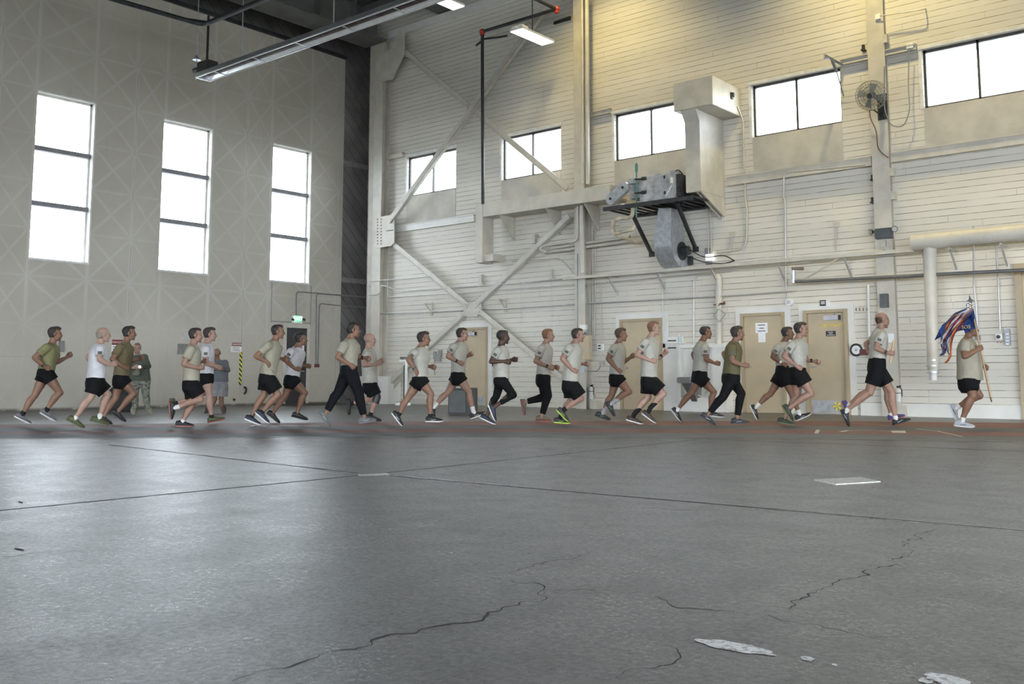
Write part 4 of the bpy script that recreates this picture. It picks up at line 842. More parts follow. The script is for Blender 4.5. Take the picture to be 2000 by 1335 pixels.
# weighing stand ------------------------------------------------------
sb = B(788, 785, .9); sb = Vector((sb.x, sb.y, 0)); t = thing('weighing_scale', 'white upright weighing scale with a black post and sliding weights beside the corner plinth', 'scale', sb)
k = (sb - CAM).length / FPX
mb = MB(); mb.obox(sb + UZ*.04, ax, ay, UZ, .22, .18, .04); part(mb, 'platform', [WHT()], t, bev=.01)
mb = MB(); mb.obox(sb + UZ*.085, ax, ay, UZ, .20, .16, .004); part(mb, 'mat', [BLK()], t)
mb = MB(); mb.obox(sb + ax*.06 + ay*.1 + UZ*.68, ax, ay, UZ, .035, .03, .6); part(mb, 'column', [WHT()], t, bev=.005)
mb = MB(); mb.obox(sb + UZ*.66 + ay*.08, ax, ay, UZ, .016, .016, .48); part(mb, 'post', [BLK()], t)
mb = MB(); mb.obox(sb + ax*.03 + ay*.1 + UZ*1.27, ax, ay, UZ, .17, .035, .025); part(mb, 'scale_beam', [WHT()], t)
mb = MB(); mb.obox(sb + ax*.03 + ay*.06 + UZ*1.37, ax, ay, UZ, .16, .008, .01)
for dx in (-.08, -.03, .06): mb.cyl(sb + ax*dx + UZ*1.34, sb + ax*dx + ay*.05 + UZ*1.34, .03, seg=12)
part(mb, 'sliding_weights', [BLK()], t)
mb = MB(); mb.box(*wbox(846, 686, 851, 700, .05)); mb.box(*wbox(855, 683, 862, 697, .05)); mb.tube([B(848, 700, .05), B(849, 732, .05)], .01, 6); T(mb, 'wall_tools', [mat('dull_steel', (.28, .27, .26), .5, .3)], 'small grey tools hanging on the planks between the two front runners', 'tools')
mb = MB(); mb.box(*wbox(848, 690, 858, 706, .10)); T(mb, 'hanging_pouch', [mat('grey_pouch', (.30, .28, .27), .7)], 'small grey pouch hanging on the planks', 'pouch')
mb = MB(); mb.tube([B(830, 608, .08), B(829, 650, .06), B(834, 668, .06), B(828, 690, .06)], .006, 5, .1); T(mb, 'hanging_wire', [COND()], 'thin pale wire dangling from the left shelf bracket', 'wire', smooth=True)
mb = MB(); mb.box(*wbox(1627, 785, 1641, 799, .01, .035)); MB0 = MB()
p = B(1635, 793, .09)
for i in range(5):
    a = 2*math.pi*i/5 + .5; d = UX*math.cos(a) + UZ*math.sin(a); e = UX*math.cos(a + .5) + UZ*math.sin(a + .5); MB0.prism([p, p + d*.09, p + e*.10, p + e*.03], (0, .02, 0))
T(MB0, 'door_sticker', [YEL()], 'bright yellow pinwheel-shaped sticker on the steel kick plate', 'sticker')
for u0, v0, u1, v1, n_ in ((1010, 711, 1050, 712.5, 'a'), (1760, 784, 1980, 790, 'b')):
    pass
# roof steel -----------------------------------------------------------
GRD = lambda: mat('grey_green_girder', (.115, .115, .11), .7, 0, .15, 2)
t = thing('roof_girder', 'deep grey roof girder running from the corner column towards the camera', 'girder', (-22.2, 8, 11.25))
mb = MB(); mb.box((-22.75, -6, 11.25), (-21.75, WY - .4, 11.31)); part(mb, 'bottom_flange', [GRD()], t)
mb = MB(); mb.box((-22.28, -6, 11.31), (-22.22, WY - .4, 12.3)); part(mb, 'web', [GRD()], t)
mb = MB(); mb.box((-22.75, -6, 12.3), (-21.75, WY - .4, 12.36)); part(mb, 'top_flange', [GRD()], t)
mb = MB()
for k in range(18): mb.box((-22.55, -5 + k*1.4, 11.31), (-21.95, -4.97 + k*1.4, 12.3))
part(mb, 'stiffener', [GRD()], t)
for i, x in enumerate((-19.6, -17.2, -14.4, -10.5)):
    mb = MB(); mb.box((x - .25, -6, 11.75), (x + .25, WY - .05, 11.80)); mb.box((x - .03, -6, 11.8), (x + .03, WY - .05, 12.4)); mb.box((x - .25, -6, 12.4), (x + .25, WY - .05, 12.45))
    T(mb, 'roof_beam', [GRD()], ['first', 'second', 'third', 'fourth'][i] + ' roof beam right of the deep corner girder', 'beam', 'roof beams'); 
for i, (y, z) in enumerate(((19.2, 11.9), (17.4, 12.0), (15.0, 12.0), (12.5, 12.0), (10.0, 12.0), (7.5, 12.0))):
    mb = MB(); mb.box((-24.3, y - .08, z), (-8, y + .08, z + .04)); mb.box((-24.3, y - .02, z), (-8, y + .02, z + .35)); T(mb, 'roof_purlin', [GRD()], ['roof purlin nearest the back wall', 'second roof purlin from the back wall', 'third roof purlin from the back wall', 'fourth roof purlin from the back wall', 'fifth roof purlin from the back wall', 'roof purlin farthest from the back wall'][i], 'purlin', 'roof purlins')
def at(px, py, z): return F(px, py, z)          # point at height z
mb = MB(); mb.box((LX - .02, -6, 11.02), (LX + .10, 19.8, 11.12)); mb.box((LX + .5, -6, 11.6), (LX + .62, 19.8, 11.75)); struct(mb, 'trim_2', DKST())
# radiant heater --------------------------------------------------------
hz = 8.0; a = at(396, 155, hz); b = at(905, -25, hz); L_ = b.x - a.x; y = a.y
t = thing('radiant_tube_heater', 'long trough-shaped radiant tube heater with a bright reflector hanging under the roof', 'heater', (a.x, y, hz))
def prof(x): return [Vector((x, y - .19, hz)), Vector((x, y - .10, hz + .16)), Vector((x, y + .10, hz + .16)), Vector((x, y + .19, hz))]
mb = MB(); A, Bq = prof(a.x), prof(b.x + 1); C = [v + (Vector((0, 0, .012)) if 0 < i < 3 else Vector((0, (-.012 if i == 0 else .012), 0))) for i, v in enumerate(A)]; D = [v + (Vector((0, 0, .012)) if 0 < i < 3 else Vector((0, (-.012 if i == 0 else .012), 0))) for i, v in enumerate(Bq)]
for i in range(3): mb.add([A[i], A[i+1], Bq[i+1], Bq[i], C[i], C[i+1], D[i+1], D[i]], [(0,1,2,3),(7,6,5,4),(0,4,5,1),(3,2,6,7),(0,3,7,4),(1,5,6,2)])
mb.add(A + C, [(0,1,2,3)]); part(mb, 'reflector', [mat('bright_aluminium', (.75, .77, .80), .28, .85, .06, 4)], t)
mb = MB(); mb.tube([(a.x + .25, y, hz + .06), (b.x + 1, y, hz + .06)], .05, 12); part(mb, 'burner_tube', [mat('dark_burner_tube', (.10, .08, .075), .5, .5, .3, 3)], t, smooth=True)
mb = MB()
for s in (-1, 1): mb.box((a.x, y + s*.19 - .012, hz - .012), (b.x + 1, y + s*.19 + .012, hz + .012))
mb.box((a.x - .01, y - .2, hz - .012), (a.x + .03, y + .2, hz + .03)); part(mb, 'edge_lip', [mat('lip_aluminium', (.70, .72, .75), .35, .3)], t)
for k in range(8):
    mb = MB(); x = a.x + .7 + k*1.55; mb.box((x, y - .17, hz + .0), (x + .025, y + .17, hz + .02)); part(mb, 'reflector_hanger', [GALV()], t)
for k in range(3):
    mb = MB(); x = a.x + 1.6 + k*3.3; mb.tube([(x, y, hz + .16), (x, y, 12.9)], .012, 6); part(mb, 'suspension_chain', [GALV()], t)
mb = MB(); bx = a.x - .02; mb.box((bx - .1, y - .1, hz + .17), (bx + .35, y + .2, hz + .42)); part(mb, 'burner_box', [BLK()], t, bev=.01)
mb = MB(); mb.cyl((bx - .1, y + .0, hz + .29), (bx - .35, y + .0, hz + .29), .07, seg=16); part(mb, 'air_intake', [DKST()], t, smooth=True)
mb = MB(); mb.tube([(bx + .1, y + .05, hz + .4), (bx + .1, y + .05, 9.6)], .03, 8); part(mb, 'gas_drop', [BLK()], t, smooth=True)
mb = MB(); mb.tube([(bx - .28, y, hz + .05), (bx - .28, y, 12.9)], .012, 6); mb.cyl((bx - .28, y, hz + .55), (bx - .28, y, hz + .66), .1, .03, 16); part(mb, 'hanger_with_cup', [GALV()], t)
# LED high bays
def led(cx, cy, z, label):
    c = at(cx, cy, z); t = thing('led_high_bay', label, 'ceiling light', c, 'white led high bay fixtures')
    mb = MB(); mb.box(c - Vector((.20, .62, 0)), c + Vector((.20, .62, .05))); part(mb, 'housing', [WHT()], t, bev=.01)
    mb = MB(); mb.box(c - Vector((.18, .60, .012)), c + Vector((.18, .60, 0))); part(mb, 'diffuser', [mat('led_diffuser', (1, .98, .9), .4, 0, .01, emit=3.0)], t)
    mb = MB(); mb.box(c + Vector((-.16, -.60, .05)), c + Vector((-.02, -.35, .12))); mb.box(c + Vector((.02, -.60, .05)), c + Vector((.16, -.35, .12))); part(mb, 'driver', [WHT()], t, bev=.01)
    mb = MB(); mb.tube([c + UZ*.05, c + UZ*.3, Vector((c.x, c.y, 12.9))], .014, 6); part(mb, 'suspension_rod', [DKST()], t)
    mb = MB(); mb.tube([c + Vector((0, -.3, .1)), c + Vector((0, -.2, .32)), c + Vector((0, 0, .3))], .012, 6, .1); part(mb, 'cord', [BLK()], t)
led(1040, 72, 8.9, 'white led high bay light glowing in front of the long diagonal brace'); led(862, 1, 9.6, 'white led high bay light glowing at the top edge beside the tube heater')
# black pipes
mb = MB(); so = .95; z1 = B(942, 62, so); mb.tube([B(943, 398, so), z1], .045, 10); T(mb, 'sprinkler_riser', [DKST()], 'black vertical sprinkler pipe dropping onto the box duct', 'pipe', smooth=True)
z2 = B(1087, 18, so); mb = MB(); mb.tube([z1, z2], .045, 10); T(mb, 'sprinkler_pipe', [DKST()], 'black sprinkler pipe running right from the red elbow above the led light', 'pipe', 'overhead sprinkler pipes', smooth=True)
z3 = z2 + Vector((0, -2.2, .0)); mb = MB(); mb.tube([z2, z3], .045, 10); T(mb, 'sprinkler_pipe', [DKST()], 'short black sprinkler pipe turning from the upper red elbow towards the roof', 'pipe', 'overhead sprinkler pipes', smooth=True)
for p, lab in ((z1, 'red pipe coupling at the top of the black riser'), (z2, 'red pipe coupling at the upper right bend of the black pipe'), (z3, 'red pipe coupling at the end of the short black pipe')):
    mb = MB(); mb.ell(p, UX, UY, UZ, .085, .085, .085, 12, 8); mb.cyl(p - UZ*.10, p + UZ*.02, .065, seg=12); T(mb, 'pipe_coupling', [RED()], lab, 'pipe coupling', 'red pipe couplings', smooth=True)
mb = MB(); mb.tube([B(945, 76, so), B(972, 73, 1.1), B(990, 70, 1.2)], .03, 8); mb.tube([B(941, 80, so), B(930, 89, so)], .03, 8); T(mb, 'branch_pipe', [DKST()], 'short black branch pipe near the top of the riser', 'pipe', smooth=True)
mb = MB()
for k in range(7): mb.cyl(B(1085 + k*4.5, 47 - k*1.6, .045), B(1085 + k*4.5, 42 - k*1.6, .045), .04, seg=8)
mb.tube([B(1082, 46, .03), B(1114, 37, .03)], .03, 6); T(mb, 'pulley_block', [DKST()], 'row of small black rollers on the wall beside the middle column top', 'rollers')
mb = MB(); cz = 9.3; q = [at(150, -22, cz), at(330, 32, cz), at(396, 49, cz)]; q3 = Vector((at(560, -14, cz).x, q[2].y, cz)); mb.tube([q[0], q[2], q3], .06, 10, .25); T(mb, 'roof_gas_pipe', [DKST()], 'dark overhead pipe making a right angle bend above the heater end', 'pipe', smooth=True)
mb = MB(); mb.tube([at(340, 30, 9.45), at(362, 36, 9.5), at(404, 42, 9.4)], .02, 7); T(mb, 'roof_conduit', [DKST()], 'thin dark conduit beside the bend of the overhead pipe', 'conduit', smooth=True)
def rod(px, z0, z1, Y, label): 
    pass
# recess: rails and conduits on the dark boards
mb = MB()
for z in (B(700, 300).z,): pass
def Dk(px, py): r = ray(px, py); return CAM + r * ((-24.33) / r.x)
for (v, h, lab) in ((322, .10, 'upper grey rail across the dark diagonal boards in the corner recess'), (547, .12, 'lower grey rail across the dark diagonal boards in the corner recess')):
    p = Dk(697, v); mb = MB(); mb.box((-24.35, 19.9, p.z - h), (-24.2, 21.45, p.z + h*.3)); T(mb, 'recess_rail', [mat('recess_rail_grey', (.20, .19, .19), .6)], lab, 'wall rail', 'rails in the corner recess')
CG = lambda: mat('dull_conduit', (.20, .20, .20), .5, .2)
def LC(pts, r, label, off=.05):
    mb = MB(); P_ = [L(x, y, off) for x, y in pts]; e = P_[-1]
    if pts[-1][0] > 664: P_.append(Vector((-24.28 if False else LX + off, 20.9, e.z)))
    mb.tube(P_, r, 8, .12); return T(mb, 'conduit', [CG()], label, 'conduit', 'grey conduits over the exit door', smooth=True)
LC([(578.5, 615), (579, 569), (668, 576)], .016, 'outermost grey conduit arching from the exit sign towards the corner'); LC([(617, 712), (618, 573), (668, 577)], .014, 'middle grey conduit dropping to the dark red pull station'); LC([(621, 712), (624, 592), (668, 597)], .014, 'lowest grey conduit dropping to the dark red pull station')
# exit sign, pull station, notices, hazard strip on the left wall
def lbox(px0, py0, px1, py1, d, off=0.0):
    a, b = L(px0, (py0+py1)/2, off + d), L(px1, (py0+py1)/2, off + d); t_ = L((px0+px1)/2, py0, off + d).z; u = L((px0+px1)/2, py1, off + d).z
    return (LX + off, a.y, u), (LX + off + d, b.y, t_)
t = thing('exit_sign', 'lit green exit sign with white housing above the dark door', 'exit sign', L(582, 632, .05))
mb = MB(); mb.box(*lbox(573, 616, 591, 631, .08)); part(mb, 'housing', [WHT()], t, bev=.006)
bb = lbox(575.5, 617, 589, 627.5, .01, .081); mb = MB(); mb.box(*bb); part(mb, 'lit_face', [mat('exit_green_glow', (.10, .75, .22), .5, 0, .02, emit=.9)], t)
cc = (Vector(bb[0]) + Vector(bb[1])) / 2; mb = text_mesh('EXIT', (bb[1][2] - bb[0][2]) * .98, Vector((bb[1][0] + .003, cc.y, cc.z)), UY, UZ, .004); part(mb, 'lettering', [mat('exit_letter_white', (.85, 1, .88), .5, 0, .02, emit=1.2)], t)
for u in (571, 592.5):
    mb = MB(); p = L(u, 623, .08); mb.cyl(p, p + Vector((.06, 0, -.02)), .035, seg=12); part(mb, 'spot_head', [DKST()], t, smooth=True)
mb = MB(); mb.box(*lbox(616, 710, 624, 717, .05)); T(mb, 'fire_pull_station', [mat('dark_red_box', (.12, .03, .025), .5)], 'small dark red pull station on the wall right of the exit door', 'pull station')
def danger(px0, py0, px1, py1, label, post=False):
    t = thing('danger_sign', label, 'sign', L((px0+px1)/2, py1, .02), 'danger signs on the hangar doors')
    bb = lbox(px0, py0, px1, py1, .006); mb = MB(); mb.box(*bb); part(mb, 'sign_plate', [WHT()], t)
    h = bb[1][2] - bb[0][2]; x = LX + .008; mb = MB(); mb.box((x, bb[0][1], bb[1][2] - h*.38), (x + .004, bb[1][1], bb[1][2])); part(mb, 'red_header', [mat('sign_maroon', (.18, .02, .02), .5)], t)
    cy = (bb[0][1] + bb[1][1])/2; W_ = bb[1][1] - bb[0][1]; mb = text_mesh('DANGER', min(h*.34, W_*.25), Vector((x + .007, cy, bb[1][2] - h*.19)), UY, UZ, .003); part(mb, 'header_lettering', [WHT()], t)
    mb = MB()
    for k in range(3): mb.box((x, bb[0][1] + W_*.12, bb[0][2] + h*(.10 + k*.17)), (x + .003, bb[1][1] - W_*(.12 + .05*k), bb[0][2] + h*(.17 + k*.17)))
    part(mb, 'small_print', [mat('print_grey', (.25, .25, .25), .6)], t)
danger(218, 663, 240, 690, 'white and red danger notice behind the olive-shirted runner on the left'); danger(451.5, 669, 472, 687, 'white and red danger notice above the yellow and black striped strip')
mb = MB(); mb.box(*lbox(467.5, 688, 472.5, 752, .012)); T(mb, 'hazard_strip', [stripes('hazard_stripes', (.03, .03, .03), (.72, .62, .05), .13, 'd')], 'narrow vertical yellow and black hazard strip left of the exit door', 'warning strip')
mb = MB(); mb.box(*lbox(348, 671, 371, 691, .03)); T(mb, 'wall_hatch', [mat('grey_hatch', (.20, .195, .18), .6)], 'dull grey rectangular hatch on the hangar door behind the second pair of runners', 'hatch')
mb = MB(); mb.box(*lbox(115, 665, 126, 687, .03)); T(mb, 'wall_hatch', [mat('grey_hatch')], 'dull grey rectangular hatch on the hangar door behind the leftmost runner', 'hatch')
mb = MB(); mb.box(*lbox(352, 649, 370, 663, .003)); T(mb, 'faded_notice', [mat('faded_notice', (.46, .45, .43), .6)], 'faded pale notice patch above the grey hatch', 'notice')
mb = MB(); p = L(479, 763, .02); mb.tube([L(476.5, 756, .04), L(481, 757, .05), L(480.5, 765, .05), L(477, 769, .04)], .03, 8, .05); T(mb, 'door_handle_ring', [BLK()], 'small black curved handle low on the hangar door right of the hazard strip', 'handle', smooth=True)
mb = MB(); p = L(457, 780, .0); mb.cyl(p, p + UX*.02, .035, seg=14); T(mb, 'bolt_cap', [BLK()], 'small round black cap low on the hangar door', 'cap')
# dark mat / ramp by the exit door and duffel by the wall
mb = MB(); P4 = [Vector((-23.5, 17.0, 0)), Vector((-21.9, 17.3, 0)), Vector((-21.7, 19.3, 0)), Vector((-23.5, 19.3, 0))]; mb.prism([p + UZ*.001 for p in P4], (0, 0, .02)); T(mb, 'door_mat', [mat('dark_rubber_mat', (.045, .045, .048), .8)], 'dark rubber mat on the floor in front of the exit door', 'mat')
base = F(232, 803); t = thing('duffel_bag', 'black slumped bag on the floor by the hangar door behind the left runners', 'bag', base); ax2 = Vector((.55, .83, 0)); ay2 = Vector((-.83, .55, 0))
mb = MB(); mb.loft([[base + ax2*(x*w) + ay2*(y*d) + UZ*z for x, y in ((-1,-.6),(-.6,-1),(.6,-1),(1,-.6),(1,.6),(.6,1),(-.6,1),(-1,.6))] for w, d, z in ((.34, .2, 0), (.40, .24, .06), (.36, .22, .30), (.22, .14, .50), (.10, .06, .62))]); part(mb, 'bag_body', [mat('black_nylon', (.018, .018, .02), .7)], t, smooth=True)
mb = MB(); mb.tube([base + ax2*.2 + UZ*.4, base + ax2*.38 - ay2*.1 + UZ*.5, base + ax2*.42 - ay2*.1 + UZ*.12, base + ax2*.35 + UZ*.05], .02, 7, .08); part(mb, 'strap', [mat('black_nylon')], t, smooth=True)
# low baseboard along the back wall, right part
mb = MB(); mb.box((-7.45, WY - .05, 0), (9, WY - .001, .26)); struct(mb, 'baseboard_back', WHITEP())
# ================================================================ PEOPLE
import time as _t
def remesh(mb, name, voxel, mats, parent, smooth_it=2, sfac=.5):
    me = bpy.data.meshes.new(name); og = ORG[parent.name]
    me.from_pydata([tuple(v - og) for v in mb.v], [], mb.f)
    bm = bmesh.new(); bm.from_mesh(me); bmesh.ops.recalc_face_normals(bm, faces=bm.faces); bm.to_mesh(me); bm.free()
    o = bpy.data.objects.new(name, me); COL.objects.link(o)
    r = o.modifiers.new('r', 'REMESH'); r.mode = 'VOXEL'; r.voxel_size = voxel
    if smooth_it: s = o.modifiers.new('s', 'SMOOTH'); s.iterations = smooth_it; s.factor = sfac
    bpy.context.view_layer.update()
    me2 = bpy.data.meshes.new_from_object(o.evaluated_get(bpy.context.evaluated_depsgraph_get()))
    o.modifiers.clear(); o.data = me2; bpy.data.meshes.remove(me); me2.name = name
    me2.materials.clear()
    for m in mats: me2.materials.append(m)
    me2.polygons.foreach_set('use_smooth', [True] * len(me2.polygons)); me2.polygons.foreach_set('material_index', [0] * len(me2.polygons))
    o.parent = parent; ORG[o.name] = og
    return o
def ring_pts(c, ax, ay, rx, ry, n=20, p=2.0):
    out = []
    for i in range(n):
        a = 2*math.pi*i/n; ca, sa = math.cos(a), math.sin(a)
        k = (abs(ca)**p + abs(sa)**p) ** (-1/p)
        out.append(c + ax*rx*ca*k + ay*ry*sa*k)
    return out
def limb(mb, a, b, rs, hint, squash=1.0, n=14):    # rs: list of (t, radius)
    d = (b - a).normalized(); x = hint - d*hint.dot(d)
    x = x.normalized() if x.length > 1e-4 else d.orthogonal().normalized(); y = d.cross(x)
    mb.loft([ring_pts(a.lerp(b, t), x, y, r, r*squash, n) for t, r in rs])
def ball(mb, c, r, n=12): mb.ell(c, UX, UY, UZ, r, r, r, n, 8)
def fabric(name, col, var=.10):
    if name in MATS: return MATS[name]
    m, nt, bs = newmat(name); v, x, y, z = coords(nt)
    f = nz(nt, v, 7, 5, .6).sm(.3, .7)
    nt.links.new(mixc(nt, f, tuple(c*(1-var) for c in col), tuple(min(1, c*(1+var)) for c in col)), bs.inputs['Base Color'])
    bs.inputs['Roughness'].default_value = .85
    wv = nz(nt, v, 4.5, 2, .5, (1, 1, .6)); bs.inputs['Specular IOR Level'].default_value = .2; bump(nt, bs, (wv - .5).abs() * -1.2 + nz(nt, v, 13, 3, .6, (1, 1, .5)) * .15, .7, .035); MATS[name] = m; return m
def skin(name, col):
    if name in MATS: return MATS[name]
    m, nt, bs = newmat(name); v, x, y, z = coords(nt)
    f = nz(nt, v, 14, 4, .6).sm(.35, .7)
    nt.links.new(mixc(nt, f, tuple(c*.9 for c in col), tuple(min(1, c*1.08) for c in col)), bs.inputs['Base Color'])
    bs.inputs['Roughness'].default_value = .5; bs.inputs['Specular IOR Level'].default_value = .35; MATS[name] = m; return m
SKIN = {'fair': (.25, .145, .105), 'pale': (.30, .19, .145), 'tan': (.185, .10, .064), 'olive': (.165, .085, .052), 'dark': (.06, .03, .02)}
HAIR = {'black': (.012, .010, .010), 'dark': (.022, .015, .012), 'brown': (.055, .032, .02), 'ginger': (.14, .065, .03), 'grey': (.20, .16, .13), 'sandy': (.17, .11, .065)}
SHIRT = {'cream': (.335, .325, .285), 'beige': (.265, .248, .19), 'olive': (.175, .17, .085), 'khaki': (.13, .108, .06), 'white': (.44, .44, .45), 'drab': (.10, .09, .046), 'sand': (.275, .255, .20)}
def camo():
    m, nt, bs = newmat('camouflage_cloth'); v, x, y, z = coords(nt)
    a = nz(nt, v, 9, 4, .7).sm(.47, .5); b = nz(nt, v, 14, 4, .7, (1, 1, 1.3)).sm(.53, .56)
    c = mixc(nt, a, (.13, .14, .11), (.22, .22, .18)); c = mixc(nt, b, c, (.075, .085, .07)); nt.links.new(c, bs.inputs['Base Color'])
    bs.inputs['Roughness'].default_value = .9; bump(nt, bs, nz(nt, v, 12, 3), .8, .02); MATS['camo'] = m; return m
M_CAMO = camo()
def patchm():
    m, nt, bs = newmat('subdued_flag_patch'); v, x, y, z = coords(nt)
    c = mixc(nt, (z / .011).frac().gt(.5), (.045, .047, .042), (.10, .10, .085)); nt.links.new(c, bs.inputs['Base Color']); bs.inputs['Roughness'].default_value = .8; return m
M_PATCH = patchm()
def shoe(parent, heel, toe, up, side, upper, sole, L_=.285, stripe=None, laces=True):
    fx = (toe - heel).normalized(); uz = (up - fx*up.dot(fx)).normalized(); sy = fx.cross(uz); c = (heel + toe) / 2
    o = c - fx*L_/2
    def P_(x, y, z): return o + fx*x + sy*y + uz*z
    prof = [(0.0, .024, .070, .018), (.012, .033, .088, .010), (.05, .038, .100, .010), (.09, .038, .106, .010), (.12, .040, .094, .010), (.16, .044, .078, .010), (.21, .048, .064, .010), (.25, .043, .056, .012), (.275, .031, .044, .014), (.287, .015, .030, .018)]
    mb = MB(); rings = []
    for x, w, h, z0 in prof:
        r = []
        for i in range(14):
            a = 2*math.pi*i/14; ca, sa = math.cos(a), math.sin(a)
            zz = z0 + (h - z0) * (.5 + .5*sa) ; ww = w * (abs(ca)**.7 if ca >= 0 else -abs(ca)**.7) * (1 - .30*max(0, sa))
            r.append(P_(x, ww, zz))
        rings.append(r)
    mb.loft(rings); up_ = remesh_free(mb, 'shoe', [upper], parent)
    mb = MB(); rings = []
    for x, w, h, z0 in [(-.006, .02, 0, 0)] + prof[1:] + []:
        rk = .022 if x > .28 else .014 if x > .26 else .005 if x > .22 else .006 if x < .005 else 0
        rings.append([P_(x, w + .002, rk), P_(x, w + .004, .021 + rk*.45), P_(x, -w - .004, .021 + rk*.45), P_(x, -w - .002, rk)])
    mb.loft(rings); part(mb, 'sole', [sole], up_)
    mb = MB()
    for k in range(4): mb.bar(P_(.118 + k*.019, -.020, .090 - k*.0085), P_(.118 + k*.019, .020, .090 - k*.0085), .006, .006, tuple(uz))
    if laces: part(mb, 'laces', [stripe or upper], up_)
    if stripe:
        for s in (-1, 1):
            mb = MB(); mb.prism([P_(.075, s*.037, .035), P_(.10, s*.040, .028), P_(.17, s*.0455, .040), P_(.165, s*.043, .046)], sy*s*.004); part(mb, 'side_stripe', [stripe], up_)
    return up_
def remesh_free(mb, name, mats, parent):
    o = part(mb, name, mats, parent, smooth=True); return o
class Fr: pass
def frame(px, gy, face=1):
    b = F(px, gy); v = Vector((b.x, b.y, 0)).normalized(); f = Fr(); f.base = b; f.n = -v; f.r = Vector((v.y, -v.x, 0)); return f   # n to camera, r to image right
def hand(mb, wr, hd, inward, up, s=1.0, fist=True):
    d = (hd - wr).normalized(); u = (up - d*up.dot(d)).normalized(); m = d.cross(u).normalized()
    if m.dot(inward) < 0: m = -m
    mb.loft([ring_pts(wr + d*t*s, u, m, a*s, b*s, 12, 2.6) for t, a, b in ((-.01, .027, .021), (.02, .033, .019), (.05, .041, .018), (.082, .043, .016))])
    lens = (.036, .042, .039, .030)
    for j in range(4):
        b0 = wr + d*.080*s + u*(.032 - .0205*j)*s
        if fist: pts = [b0, b0 + (d*.85 + m*.4)*lens[j]*s, b0 + (d*.6 + m*1.15)*lens[j]*s, b0 + (-d*.25 + m*1.15)*lens[j]*s]
        else: pts = [b0, b0 + (d*1.0 + m*.15)*lens[j]*s, b0 + (d*1.7 + m*.5)*lens[j]*s, b0 + (d*2.1 + m*1.0)*lens[j]*s]
        mb.tube(pts, [.0098*s, .0095*s, .009*s, .008*s], 8)
    t0 = wr + d*.018*s + u*.026*s; mb.tube([t0, t0 + (d*.030 + u*.014 + m*.006)*s, t0 + (d*.052 + u*.012 + m*.020)*s, t0 + (d*.070 + u*.002 + m*.030)*s], [.013*s, .012*s, .0105*s, .009*s], 8)
def head(mb, c, f, s, u, k=1.0):
    mb.ell(c - f*.012*k + u*.033*k, f, s, u, .098*k, .076*k, .083*k, 20, 12)
    mb.ell(c + f*.030*k - u*.018*k, f, s, u, .062*k, .061*k, .088*k, 16, 10)
    mb.ell(c + f*.030*k - u*.072*k, f, s, u, .052*k, .052*k, .034*k, 14, 8)
    mb.ell(c + f*.068*k - u*.094*k, f, s, u, .021*k, .024*k, .019*k, 10, 8)
    mb.tube([c + f*.086*k + u*.016*k, c + f*.098*k - u*.006*k, c + f*.105*k - u*.024*k], [.008*k, .010*k, .014*k], 8)
    mb.ell(c + f*.098*k - u*.031*k, f, s, u, .014*k, .019*k, .008*k, 8, 6)
    mb.ell(c + f*.083*k - u*.052*k, f, s, u, .011*k, .024*k, .006*k, 8, 6); mb.ell(c + f*.082*k - u*.063*k, f, s, u, .011*k, .021*k, .007*k, 8, 6)
    mb.ell(c + f*.078*k + u*.024*k, f, s, u, .014*k, .050*k, .011*k, 10, 6)
    for e in (-1, 1):
        mb.ell(c + f*.060*k + s*e*.040*k - u*.025*k, f, s, u, .028*k, .018*k, .020*k, 8, 6)
        mb.ell(c - f*.012*k + s*e*.077*k - u*.008*k, (f - u*.2).normalized(), s, (u + f*.2).normalized(), .019*k, .011*k, .031*k, 10, 8)
